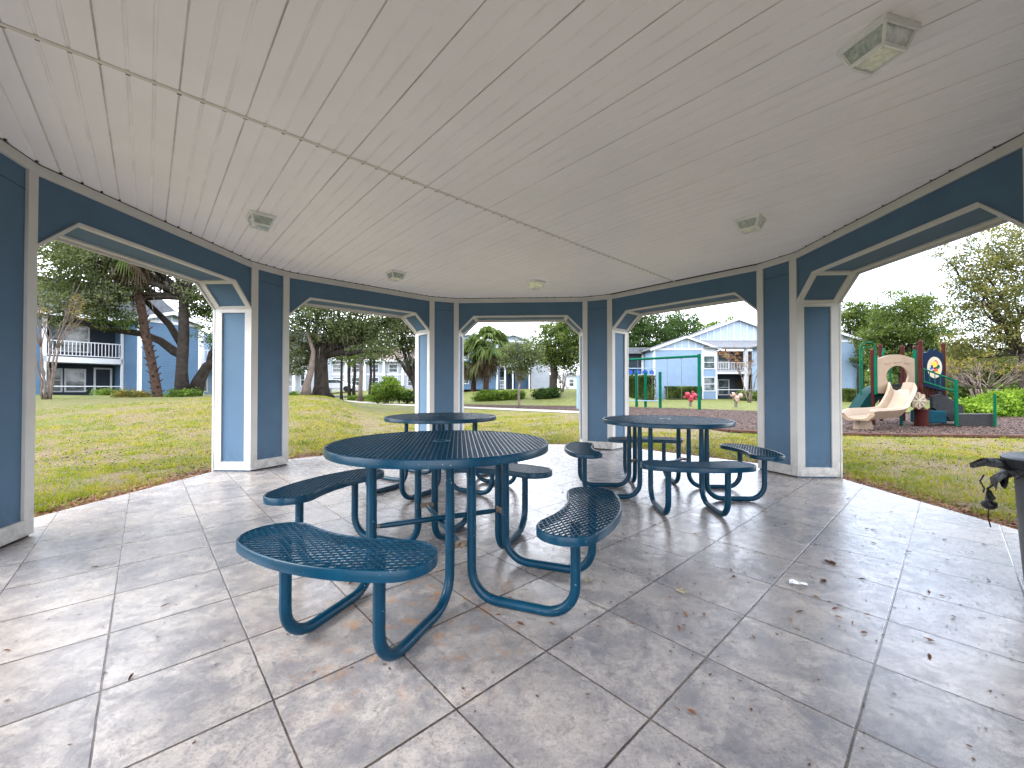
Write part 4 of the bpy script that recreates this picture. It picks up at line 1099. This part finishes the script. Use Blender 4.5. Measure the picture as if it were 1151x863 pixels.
gable(BL,G,xe,xe+3.3,-4,2.9,zt,.35,.4)
boxpart(BL,G,'wall','siding_pale',(xe+3.3,xe+9,-6,-1.0,0,zt))
boxpart(BL,G,'porch_post','white',(xe+4.2,xe+4.4,.3,.5,0,zt),(xe+5.2,xe+5.4,.3,.5,0,zt),(xe+8.2,xe+8.4,.3,.5,0,zt))
boxpart(BL,G,'balcony_floor','white',(xe+3.35,xe+9,-1.0,.5,z2-.3,z2)); rail(BL,G,xe+3.4,xe+8.9,.45,z2)
window(BL,G,xe+4.6,xe+5.1,.7,2.1,-1.0)

# far pale building behind the thin trees
Db = 62; x0 = (318-CX)/F*Db; BF = thing('apartment_building', 'long pale building with low roof seen far beyond the thin trees', 'building', (x0,Db,.8))
G = bframe((x0,Db,.8),(1,0)); W = (492-CX)/F*Db-x0
boxpart(BF,G,'wall','siding_white',(0,W,-5,0,0,4.6))
f = MB(G); f.prism([(-.6,4.6),(W+.6,4.6),(W-2.5,6.6),(2.5,6.6)], -5.5,.6,'y'); obj('roof', f, mat('tan_shingle',(.33,.27,.25),.9,.15,2), BF, world=True, recalc=True)
boxpart(BF,G,'fascia','white',(-.6,W+.6,.6,.65,4.45,4.75))
for i in range(8):
    xx = 1.2+i*2.9; boxpart(BF,G,'porch_post','white',(xx-.15,xx+.15,.3,.55,0,4.5)); window(BF,G,xx+.7,xx+1.9,.8,2.0,0); window(BF,G,xx+.7,xx+1.9,2.9,4.0,0)
boxpart(BF,G,'band','white',(0,W,0,.06,2.35,2.65))
Dn = 44; x0 = (318-CX)/F*Dn; BN = thing('apartment_building', 'pale two storey building corner at the left behind the black oak', 'building', (x0,Dn,.6)); G = bframe((x0,Dn,.6),(1,0))
W = (350-CX)/F*Dn-x0
boxpart(BN,G,'wall','siding_white',(-4,W,-5,0,0,5.4)); boxpart(BN,G,'porch_post','white',(1.6,1.85,.9,1.1,0,5.2),(W-.2,W,.9,1.1,0,5.2)); boxpart(BN,G,'balcony_floor','white',(0,W,0,1.1,2.5,2.8)); rail(BN,G,0,W,1.05,2.8)
window(BN,G,.4,1.4,.8,2.1,0); window(BN,G,2.0,2.8,.8,2.1,0); window(BN,G,.4,1.4,3.3,4.6,0)
f = MB(G); f.prism([(-4.5,5.4),(W+.6,5.4),(W-1,6.6),(-3,6.6)], -5.5,1.5,'y'); obj('roof', f, M['roof'], BN, world=True, recalc=True)

# centre building
Dc = 44; x0 = (500-CX)/F*Dc; BC = thing('apartment_building', 'blue apartment building with stacked balconies behind the pair of palms', 'building', (x0,Dc,1.0)); G = bframe((x0,Dc,1.0),(1,.12))
def cx_(px): return (px-500)/F*Dc
boxpart(BC,G,'wall','siding',(cx_(505),cx_(562),-6,0,0,5.3)); boxpart(BC,G,'wall','siding',(cx_(562),cx_(598),-6,-2.0,0,5.3)); boxpart(BC,G,'wall','siding_white',(cx_(600),cx_(622),-6,-1,0,4.6))
boxpart(BC,G,'corner_board','white',(cx_(557.5),cx_(560),0,.06,0,5.3),(cx_(505),cx_(507),0,.06,0,5.3))
boxpart(BC,G,'balcony_floor','white',(cx_(562),cx_(596),-2,.3,2.5,2.8),(cx_(562),cx_(596),-2,.3,5.1,5.35))
boxpart(BC,G,'porch_post','white',(cx_(567),cx_(568.6),.1,.3,0,5.2),(cx_(576),cx_(577.4),.1,.3,0,5.2),(cx_(595),cx_(596.4),.1,.3,0,5.2))
rail(BC,G,cx_(562),cx_(596),.25,2.8); rail(BC,G,cx_(562),cx_(567),.25,.05)
window(BC,G,cx_(521),cx_(526),.7,2.1,0); window(BC,G,cx_(521),cx_(526),3.3,4.7,0); window(BC,G,cx_(564),cx_(570),.6,2.1,-2); window(BC,G,cx_(564),cx_(570),3.3,4.7,-2)
boxpart(BC,G,'door','porch_dark',(cx_(573),cx_(582),-2,-1.96,0,2.2),(cx_(573),cx_(582),-2,-1.96,2.85,4.9))
gable(BC,G,cx_(555),cx_(598),-6,.4,5.35,.34,.4); gable(BC,G,cx_(500),cx_(552),-6,.1,5.3,.30,.4)
# stair
sf = thing('outdoor_stair', 'white railed outdoor stair descending right of the centre building', 'stair', at(628,41,436))
G = bframe((at(612,41).x,41,1.0),(1,0)); f = MB(G); w_ = (640-612)/F*41
for i in range(12): f.box(i*w_/12,(i+1)*w_/12,-1.1,0,2.6-i*.215-.12,2.6-i*.215)
obj('treads', f, M['concrete'], sf, world=True)
f = MB(G)
for y_ in (.02,-1.12):
    for dz in (.1,.55,1.0): f.beam((0,y_,2.6+dz),(w_,y_,.05+dz),.05,.06)
    for i in range(9): x_ = w_*i/8; z_ = 2.6-2.55*i/8; f.beam((x_,y_,z_),(x_,y_,z_+1.0),.05,.05)
obj('handrail', f, M['white'], sf, world=True)
SH = thing('white_shed', 'small white building with a dark window at the far right of the centre opening', 'shed', at(640,45,437)); G = bframe((at(634,45).x,45,.9),(1,0))
boxpart(SH,G,'wall','white',(0,1.5,-2,0,0,1.7)); window(SH,G,.55,1.05,.5,1.2,0); gable(SH,G,0,1.5,-2,0,1.7,.5,.15,'white',False)

# right house
x0 = (735-CX)/F*43.6; BR = thing('apartment_building', 'large pale blue house with two white gables behind the playground', 'building', (x0+6,43.6,-.05)); G = bframe((x0,43.6,-.05),(1,0))
w1 = (806-735)/F*43.6; hs = 5.45
boxpart(BR,G,'wall','siding_pale',(0,w1,-8,0,0,hs))
boxpart(BR,G,'corner_board','white',(-.02,.14,0,.05,0,hs),(w1-.14,w1+.02,0,.05,0,hs),(w1-1.65,w1-1.5,0,.04,0,hs),(-.03,0,-.2,.05,0,hs),(w1-1.5,w1-.14,0,.035,4.75,hs-.02))
window(BR,G,w1-1.42,w1-.28,3.35,4.65,0); window(BR,G,w1-1.42,w1-.28,.95,2.35,0)
gable(BR,G,0,w1,-8,0,hs,.36,.45)
w2 = w1+7.6
boxpart(BR,G,'wall','porch_dark',(w1,w2,-4.2,-2.0,0,hs)); boxpart(BR,G,'balcony_floor','white',(w1,w2,-2,.2,2.75,3.0))
boxpart(BR,G,'porch_beam','white',(w1,w2,-.15,.25,hs-.05,hs+.2))
xp = (838-735)/F*43.6; boxpart(BR,G,'porch_post','white',(xp-.16,xp+.16,-.1,.22,0,hs),(xp+3.6,xp+3.9,-.1,.22,0,hs))
rail(BR,G,w1+.05,xp-.16,.15,3.0); rail(BR,G,xp+.16,xp+3.6,.15,3.0); boxpart(BR,G,'lower_rail','white',(w1,w2,.1,.16,1.0,1.07))
window(BR,G,w1+1.2,w1+2.3,.5,2.1,-2); window(BR,G,w1+1.2,w1+2.3,3.5,5.0,-2); boxpart(BR,G,'door','dark_gap',(w1+.15,w1+.8,-2,-1.95,0,2.2),(w1+3.0,w1+3.9,-2,-1.95,0,2.2))
# porch roof slope + big upper gable
f = MB(G); f.add([(w1-1.5,.45,hs+.15),(w2,.45,hs+.15),(w2,-3.2,hs+1.35),(w1-1.5,-3.2,hs+1.35)],[(0,1,2,3)]); f.add([(w1-1.5,.45,hs+.05),(w2,.45,hs+.05),(w2,.45,hs+.15),(w1-1.5,.45,hs+.15)],[(0,1,2,3)]); obj('roof', f, M['roof'], BR, world=True)
xc = (838-735)/F*46.8+.2; gable(BR,G,xc-6.6,xc+6.6,-9,-3.2,hs+1.3,.37,.4)
# right wing nearer the playground
G = bframe((25.2,36.2,-.05),(1,0)); boxpart(BR,G,'wall','siding_pale',(0,6.1,-6,0,0,5.45)); boxpart(BR,G,'corner_board','white',(5.95,6.12,0,.05,0,5.45),(6.1,6.13,-.2,.05,0,5.45)); gable(BR,G,0,6.1,-6,0,5.45,.32,.5)
# building glimpsed behind big tree (left of the house)
G = bframe((at(690,47).x,47,-.05),(1,0)); BG = thing('apartment_building', 'shaded low building half hidden behind the big dark tree', 'building', at(712,47,448))
boxpart(BG,G,'wall','porch_dark',(0,4.6,-5,0,0,5.2)); boxpart(BG,G,'porch_post','white',(3.2,3.4,.1,.3,0,5.1),(4.3,4.5,.1,.3,0,5.1)); boxpart(BG,G,'balcony_floor','white',(0,4.6,0,.3,2.6,2.8)); boxpart(BG,G,'roof','roof',(-.3,4.9,-5,.6,5.2,5.9))

# ------------------------------------------------------------------ cars
def car(label, px, D, z, rz):
    t = thing('parked_car', label, 'car', (at(px,D).x,D,z), rz, 'white cars parked beyond the mossy oak')
    side = [(-2.2,.35),(-2.25,.7),(-2.1,.95),(-1.3,1.02),(-.7,1.42),(.6,1.45),(1.3,1.0),(2.05,.85),(2.25,.6),(2.2,.35)]
    b = MB(); b.prism(side, -.85,.85,'y'); obj('body', b, M['car'], t, bevel=.08, recalc=True)
    b = MB(); b.prism([(-1.15,1.02),(-.65,1.37),(.52,1.39),(1.08,1.02)], -.862,.862,'y'); obj('window', b, M['glass'], t, recalc=True)
    b = MB(); b.add([(1.28,-.7,1.03),(1.28,.7,1.03),(.68,.62,1.42),(.68,-.62,1.42)],[(0,1,2,3)]); obj('windshield', b, M['glass'], t)
    for x in (-1.4,1.4):
        for y in (-.87,.87): b = MB(Matrix.Translation((x,y,.33)) @ Matrix.Rotation(PI/2,4,'X')); b.lathe([(.19,-.1),(.32,-.1),(.33,0),(.32,.1),(.19,.1)], seg=20); obj('wheel', b, M['dark_plastic'], t)
strip_poly('parking_lot', [(-45,46),(-14,46),(-14,58),(-45,58)], zf(-25,50)+.04 if True else 0, M['asphalt'])
car('white parked car just left of the black oak trunk', 349, 47.5, .72, R(8)); car('white parked car just right of the black oak trunk', 378, 48, .75, R(6))

# ------------------------------------------------------------------ playground
ps = thing('play_structure', 'playground climbing tower with tan slide, brown posts and dark panels', 'play structure', (11.9,12.6,-.05))
def pp_(px,D,z): return (at(px,D).x, D, z)
def ppost(px,D,ztop,r=.052,m='brown_metal'):
    x = at(px,D).x; b = MB(); b.tube([(x,D,-.1),(x,D,ztop)],r,14); b.lathe([(r*1.15,0),(r*1.15,.03),(r*.6,.07),(0,.08)],(x,D,ztop),14,capt=False); p = obj('post', b, M[m], ps, smooth='auto', world=True)
    return p
for (px,D,zt_) in ((981,12.6,2.24),(990,13.9,2.55),(1015,13.9,2.5),(1029.5,12.6,2.35),(1035,12.2,2.48),(1061,12.9,2.48)): ppost(px,D,zt_)
ppost(1036.5,13.4,2.4)
ppost(1035,12.0,.42,.16)
x1,x2 = at(981,12.6).x, at(1030,12.6).x
b = MB(); b.prism([(x1,12.62),(x2,12.62),(at(1014,13.9).x,13.9),(at(991,13.9).x,13.9)],.92,.98); obj('deck', b, M['greymesh'], ps, world=True)
b = MB(); b.prism([(x2+.05,12.3),(at(1060,12.9).x,12.9),(at(1058,13.4).x,13.4),(at(1037,13.4).x,13.4)],.72,.78); obj('deck', b, M['greymesh'], ps, world=True)
b = MB()
for i in range(2): b.box(at(995,13.6).x,at(1015,13.6).x,13.4+.12*i,13.5+.12*i,1.0+.13*i,1.09+.13*i)
obj('rear_step', b, M['dark_plastic'], ps, world=True)
# tan entry panel with arched opening
xa, xb = at(985.5,12.5).x, at(1027.5,12.5).x; xm = at(1008,12.5).x; w_ = xb-xa
n = 24; outer = []; inner = []
for i in range(n+1):
    t = i/n; xx = xa+w_*t; outer.append((xx, 2.0+.14*math.sin(PI*t)))
def arch_in(i):
    a_ = PI*(1-i/n); return (xm+.35*math.cos(a_), 1.45+.34*math.sin(a_))
b = MB()
for i in range(n):
    o0,o1 = outer[i],outer[i+1]; i0_,i1_ = arch_in(i),arch_in(i+1)
    b.prism([o0,o1,i1_,i0_],12.47,12.53,'y')
b.prism([(xa,2.0),(xm-.35,1.45),(xm-.27,1.18),(xm-.27,.93),(xa,.93)],12.471,12.53,'y'); b.prism([(xb,2.0),(xm+.35,1.45),(xm+.27,1.18),(xm+.27,.93),(xb,.93)],12.471,12.53,'y')
for dx,rz_ in ((-.3,.35),(-.02,.3),(.3,-.1)): b.obox((xm+dx,12.465,1.88+.03*(dx==-.02)),.16,.02,.03,ry=-rz_)
pn = obj('entry_panel', b, M['tan'], ps, world=True, recalc=True)
b = MB(); b.box(xa-.05,xa-.01,12.46,12.54,.9,2.1); b.box(xb+.01,xb+.05,12.46,12.54,.9,2.3); obj('panel_edge', b, M['green_metal'], ps, world=True)
# slide
s0 = Vector((xm,12.45,1.0)); ctrl = [Vector((xm+.02,12.6,1.02)),Vector((xm-.03,12.35,1.0)),Vector((xm-.35,12.0,.82)),Vector((xm-.85,11.65,.52)),Vector((xm-1.35,11.35,.33)),Vector((at(968,11.0).x,11.05,.27)),Vector((at(961,10.9).x,10.85,.26))]
def cr(P,t):
    n=len(P)-1; k=min(int(t*n),n-1); f=t*n-k; p0=P[max(k-1,0)];p1=P[k];p2=P[k+1];p3=P[min(k+2,n)]
    return .5*((2*p1)+(p2-p0)*f+(2*p0-5*p1+4*p2-p3)*f*f+(3*p1-p0-3*p2+p3)*f**3)
b = MB(); secs = []; NS = 34
cs = [(-.29,.10),(-.33,.18),(-.30,.235),(-.25,.24),(-.22,.17),(-.17,.05),(-.08,.005),(.08,.005),(.17,.05),(.22,.17),(.25,.24),(.30,.235),(.33,.18),(.29,.10),(.20,-.04),(-.20,-.04)]
m = len(cs); vs = []
for i in range(NS+1):
    t = i/NS; p = cr(ctrl,t); q = cr(ctrl,min(1,t+.01))-cr(ctrl,max(0,t-.01)); q.normalize(); sd = q.cross(Vector((0,0,1))).normalized(); up = sd.cross(q)
    wv = 1+.12*sst(np.array((t-.75)/.2)); hs_ = 1-.42*float(sst(np.array((t-.8)/.15)))+.10*math.sin(t*9)
    for (a_,c_) in cs: vs.append(p+sd*a_*float(wv)+up*(c_*hs_ if c_ > .01 else c_))
fs = [(i*m+k,i*m+(k+1)%m,(i+1)*m+(k+1)%m,(i+1)*m+k) for i in range(NS) for k in range(m)]+[tuple(range(m)),tuple(NS*m+k for k in range(m))]
b.add(vs,fs); obj('slide', b, M['tan'], ps, smooth='auto', world=True, recalc=True)
b = MB(); p = cr(ctrl,.35); b.tube([(p.x+.1,p.y+.1,-.1),(p.x+.1,p.y+.1,p.z)],.04,10); p = cr(ctrl,.85); obj('slide_support', b, M['green_dark'], ps, world=True); b = MB(); b.prism([(p.x+.0,-.06),(p.x+.42,-.06),(p.x+.35,.2),(p.x+.05,.2)],p.y+.0,p.y+.2,'y')
obj('slide_foot', b, M['tan'], ps, world=True)
# green hoop climber on the left
D = 12.9; b = MB(); b.tube([pp_(967,D,.35),pp_(967,D,2.35),pp_(969,D,2.5),pp_(972,D,2.56),pp_(980,D,2.56),pp_(983,D,2.5),pp_(984.5,D,2.35),pp_(984.5,D,1.9)],.022,8)
b.tube([pp_(969.5,D+.4,.5),pp_(969.5,D+.4,2.3),pp_(972,D+.4,2.45),pp_(980,D+.4,2.45)],.018,8)
b.tube([pp_(992,D+.5,1.0),pp_(993,D+.5,2.3),pp_(995,D+.5,2.42)],.03,8); b.tube([pp_(1001,D+.7,1.0),pp_(1001,D+.7,1.9)],.025,8)
b.box(at(963,D).x,at(972,D).x,D-.1,D+.1,.42,.46)
obj('hoop_rail', b, M['green_metal'], ps, smooth='auto', world=True)
b = MB(); P = []
for i in range(11):
    t = i/10; P.append((at(954+(982-954)*t,12.9).x, .35+.82*math.sin(t*PI/2)))
P2 = [(x+.22,z-.28) for x,z in P[::-1]]
b.prism(P+P2,12.6,13.0,'y'); obj('curved_climber', b, M['green_dark'], ps, world=True, recalc=True)
# right: navy panel with oval picture
D = 12.75; xa, xb = at(1038,D).x, at(1059.5,D).x; top = []
for i in range(21):
    t = i/20; top.append((xa+(xb-xa)*t, 2.18+.14*math.sin(PI*t)+.03*math.cos(t*PI*6)))
b = MB(); b.prism([(xa,1.15)]+top+[(xb,1.0)], D-.03, D+.03, 'y'); pnl = obj('play_panel', b, M['navy'], ps, world=True, recalc=True)
xm2 = at(1049.5,D).x; zm = 1.07+(HY-413)/F*D
def oval(cx_o,cz,rx,rz,y,nm,m,par,rot=0):
    b = MB(); P = []
    for i in range(24):
        a_ = 2*PI*i/24; u_,v_ = rx*math.cos(a_), rz*math.sin(a_); P.append((cx_o+u_*math.cos(rot)-v_*math.sin(rot), cz+u_*math.sin(rot)+v_*math.cos(rot)))
    b.prism(P, y-.006, y, 'y'); return obj(nm, b, M[m], par, world=True, recalc=True)
oval(xm2,zm,.235,.34,D-.031,'oval_picture','cream',pnl)
for (dx,dz,rx,rz,mm,rot) in ((-.02,.10,.10,.10,'yellow',.3),(.05,.15,.05,.09,'red',.5),(.10,.02,.05,.07,'green_metal',-.4),(-.10,-.02,.06,.04,'bluep',.5),(.03,-.08,.07,.05,'red',.2),(-.05,-.12,.08,.03,'green_dark',.4),(.08,-.16,.05,.05,'yellow',0),(-.09,.03,.03,.05,'teal',0),(.0,.02,.05,.07,'brown_metal',.2)):
    oval(xm2+dx,zm+dz,rx,rz,D-.038-.003*random.random(),'painted_shape',mm,pnl,rot)
b = MB()
for i in range(7): xx = xa+.05+(xb-xa)*i/7; b.box(xx-.02,xx+.02,D+.1,D+.14,.75,1.5)
obj('balusters', b, M['brown_metal'], ps, world=True)
b = MB(); b.tube([pp_(1034,12.2,1.72),pp_(1075,11.9,1.30)],.024,8); b.tube([pp_(1034,12.2,1.33),pp_(1075,11.9,.97)],.024,8); b.tube([pp_(1036,13.3,1.75),pp_(1075,13.1,1.33)],.022,8)
b.tube([pp_(1074.5,11.9,-.1),pp_(1074.5,11.9,1.34)],.045,10); b.tube([pp_(1118,11.8,-.1),pp_(1118,11.8,.92)],.03,10)
for i in range(6): px = 1039+i*6; zt2 = 1.70-.42*(px-1034)/41; b.tube([pp_(px,12.15,zt2-.39),pp_(px,12.15,zt2)],.01,6)
obj('ramp_rail', b, M['green_metal'], ps, smooth='auto', world=True)
b = MB(); b.box(at(1076,11.9).x,at(1117,11.9).x,11.88,11.92,-.05,.32); b.box(at(1076,11.9).x,at(1117,11.9).x,12.7,12.74,.05,.46); b.box(at(1076,11.9).x,at(1117,11.9).x,11.92,12.7,.12,.16)
obj('low_step', b, M['greymesh'], ps, world=True)
b = MB(); b.box(at(1076,11.9).x,at(1117,11.9).x,11.87,11.9,.325,.345); obj('step_edge', b, M['can'], ps, world=True)
b = MB(); b.prism([(at(1041,12.4).x,.85),(at(1050,12.4).x,.92),(at(1074,12.4).x,.55),(at(1074,12.4).x,.05),(at(1060,12.4).x,.15),(at(1041,12.4).x,.5)],12.2,12.3,'y'); obj('stair_side', b, M['dark_plastic'], ps, world=True, recalc=True)
b = MB(); b.prism([(at(1048,12.9).x,.9),(at(1053,12.9).x,.97),(at(1062,12.9).x,.97),(at(1066,12.9).x,.85),(at(1066,12.9).x,.4),(at(1048,12.9).x,.4)],12.9,13.0,'y')
b.box(at(1041,12).x,at(1062,12).x,11.95,12.5,.05,.42); obj('lower_panel', b, M['teal'], ps, world=True, recalc=True, bevel=.03)
b = MB(); P = []
for i in range(48): a_ = 2*PI*i/48; r_ = .235*(1+.10*math.cos(8*a_)); P.append((at(1036,11.7).x+r_*math.cos(a_), .72+r_*math.sin(a_)))
b.prism(P,11.78,11.84,'y'); wh = obj('flower_wheel', b, M['tan'], ps, world=True, recalc=True, bevel=.012)
b = MB()
for i in range(8): a_ = 2*PI*i/8; b.obox((at(1036,11.7).x+.12*math.cos(a_),11.77,.72+.12*math.sin(a_)),.14,.02,.03,ry=-a_)
b.blob((at(1036,11.7).x,11.775,.72),(.05,.02,.05)); obj('wheel_spokes', b, M['cream'], wh, world=True)

# swing set
sw = thing('swing_set', 'green swing set with a single post visible and long overhead beam', 'swing set', at(786,21.6,460))
P0 = Vector(at(786,21.6,400)); P1 = Vector(at(700,24.0,0)); P1.z = P0.z-.05
b = MB(); b.tube([P0,P1],.07,14); obj('beam', b, M['green_metal'], sw, smooth='auto', world=True)
b = MB(); b.tube([(P0.x,P0.y,-.1),(P0.x,P0.y,P0.z+.1)],.085,14); obj('post', b, M['green_metal'], sw, smooth='auto', world=True)
b = MB(); b.tube([(P1.x,P1.y,-.1),(P1.x,P1.y,P1.z+.1)],.085,14); obj('post', b, M['green_metal'], sw, smooth='auto', world=True)
def onb(px): 
    t = (786-px)/86.; return P0.lerp(P1, t/(t+(1-t)*P1.y/P0.y))
for (pa,pb) in ((766,750),(733,717)):
    a_, c_ = onb(pa), onb(pb)
    b = MB()
    for q in (a_,c_): b.tube([(q.x,q.y,q.z-.05),(q.x,q.y,.55)],.011,6); b.obox((q.x,q.y,q.z-.03),.06,.06,.16)
    ch_ = obj('chain', b, M['chain'], sw, world=True)
    b = MB(); b.beam((a_.x,a_.y,.53),(c_.x,c_.y,.53),.18,.02); obj('swing_seat', b, M['dark_plastic'], sw, world=True)
# overhead ladder / fitness frame
cf = thing('climbing_frame', 'green post climbing frame with blue panels left of the swing set', 'climbing frame', at(725,24.5,457))
for px,D in ((715.5,25),(725.5,24.6),(742,23.6)):
    x = at(px,D).x; b = MB(); zt2 = EYE+(HY-418)/F*D; b.tube([(x,D,-.1),(x,D,zt2)],.085,12); obj('post', b, M['green_metal'], cf, smooth='auto', world=True)
b = MB(); 
for (pa,Da,pb,Db_) in ((715.5,25,742,23.6),(700,26,715.5,25)): 
    for z in (.35,):
        b.tube([pp_(pa,Da,z),pp_(pb,Db_,z)],.03,8)
obj('rung', b, M['box_blue'], cf, world=True)
for i,(pa,pb) in enumerate(((704,712),(712.5,721),(721.5,729),(729.5,736))):
    b = MB(); D = 25.2; P = []
    xa, xb = at(pa,D).x, at(pb,D).x
    b.prism([(xa+.04,2.02),(xb-.04,1.98),(xb-.06,2.2),((xa*2+xb)/3,2.3),((xa+xb)/2,2.15),(xa+.05,2.24)],D,D+.05,'y'); obj('blue_panel', b, M['bluep'], cf, world=True, recalc=True)
b = MB(); b.tube([pp_(700,25.2,2.35),pp_(737,25.2,2.35)],.03,8); obj('top_rail', b, M['box_blue'], cf, world=True)
# spring riders
def rider(label, px, D, m1, m2):
    t = thing('spring_rider', label, 'spring rider', (at(px,D).x,D,-.05), 0, 'spring riders on the mulch'); 
    b = MB(); P = [(.09*math.cos(a_),.09*math.sin(a_),.05+a_*.009) for a_ in [i*.5 for i in range(70)]]; b.tube(P,.014,6); obj('spring', b, M['chain'], t)
    b = MB(); b.blob((0,0,.60),(.17,.26,.15),12,8); b.blob((-.2,-.05,.78),(.17,.14,.15)); b.blob((.22,-.05,.72),(.17,.14,.16)); b.blob((0,-.1,.5),(.13,.13,.2)); obj('rider_body', b, M[m1], t, smooth=True)
    b = MB()
    for a_ in range(6): b.blob((.42*math.cos(a_*1.05+.3),-.1,.68+.24*math.sin(a_*1.05+.3)),(.07,.06,.07),8,5); b.tube([(0,-.08,.66),(.42*math.cos(a_*1.05+.3),-.1,.68+.24*math.sin(a_*1.05+.3))],.02,6)
    obj('handle_knobs', b, M[m2], t, smooth=True)
rider('pink spring rider left of the swing set post', 776, 24.5, 'pink', 'pink'); rider('pale peach and black spring rider right of the swing set post', 827, 23.5, 'peach', 'dark_plastic')

# small sign on pier? none.  Horizon woodland so the far edge never ends bare
def woods():
    C = []; Rr = []
    for i in range(230):
        a_ = random.uniform(R(-30),R(210)); r_ = random.uniform(85,130); C.append((r_*math.cos(a_),r_*math.sin(a_),random.uniform(1,5))); Rr.append(random.uniform(4,6.5))
    o = npobj('far_woods', leafcloud(C,Rr,80000,.9), 4, M['oak_leaf']); tag(o,'far off belt of trees around the grounds','woods',kind='stuff')
woods()

# ------------------------------------------------------------------ world, sun, camera
SUN_AZ = R(192); SUN_EL = R(38)     # azimuth of the sun measured counter clockwise from +X
w = bpy.data.worlds.new('World'); S.world = w; w.use_nodes = True; nt = w.node_tree; bg = nt.nodes['Background']
sky = nt.nodes.new('ShaderNodeTexSky'); sky.sky_type = 'NISHITA'; sky.sun_disc = False; sky.sun_elevation = SUN_EL; sky.sun_rotation = PI/2-SUN_AZ; sky.dust_density = 2.0
tc = nt.nodes.new('ShaderNodeTexCoord'); mp = nt.nodes.new('ShaderNodeMapping'); mp.inputs['Scale'].default_value = (1,1,2.6); nt.links.new(tc.outputs['Generated'], mp.inputs[0])
n1 = nt.nodes.new('ShaderNodeTexNoise'); n1.inputs['Scale'].default_value = 2.1; n1.inputs['Detail'].default_value = 7; n1.inputs['Roughness'].default_value = .55; nt.links.new(mp.outputs[0], n1.inputs['Vector'])
cl = ramp(nt, n1.outputs[0], [(.36,(.35,.35,.35)),(.52,(1,1,1))])
cc = ramp(nt, n1.outputs[0], [(.45,(7.2,7.6,8.6)),(.7,(10.0,10.1,10.4))])
nt.links.new(mixc(nt, cl, sky.outputs[0], cc), bg.inputs[0]); bg.inputs[1].default_value = .115
sd = bpy.data.lights.new('sun','SUN'); sd.energy = .55; sd.angle = R(25); sd.color = (1,.95,.87)
so_ = bpy.data.objects.new('sun', sd); COL.objects.link(so_)
dirv = Vector((math.cos(SUN_AZ)*math.cos(SUN_EL), math.sin(SUN_AZ)*math.cos(SUN_EL), math.sin(SUN_EL)))
so_.rotation_euler = dirv.to_track_quat('Z','Y').to_euler(); so_.location = (0,0,30)
cd = bpy.data.cameras.new('camera'); cam = bpy.data.objects.new('camera', cd); COL.objects.link(cam); S.camera = cam
cd.sensor_width = 36; cd.lens = 36*F/1151; cd.clip_end = 2000; cd.clip_start = .05
cam.location = (0,0,EYE); cam.rotation_euler = (R(90)+math.atan(5.5/F), 0, 0)
S.view_settings.view_transform = 'Standard'; S.view_settings.look = 'None'; S.view_settings.exposure = 3.12; S.view_settings.gamma = 1
S.cycles.max_bounces = 8; S.cycles.diffuse_bounces = 5; S.cycles.glossy_bounces = 3; S.cycles.transparent_max_bounces = 6
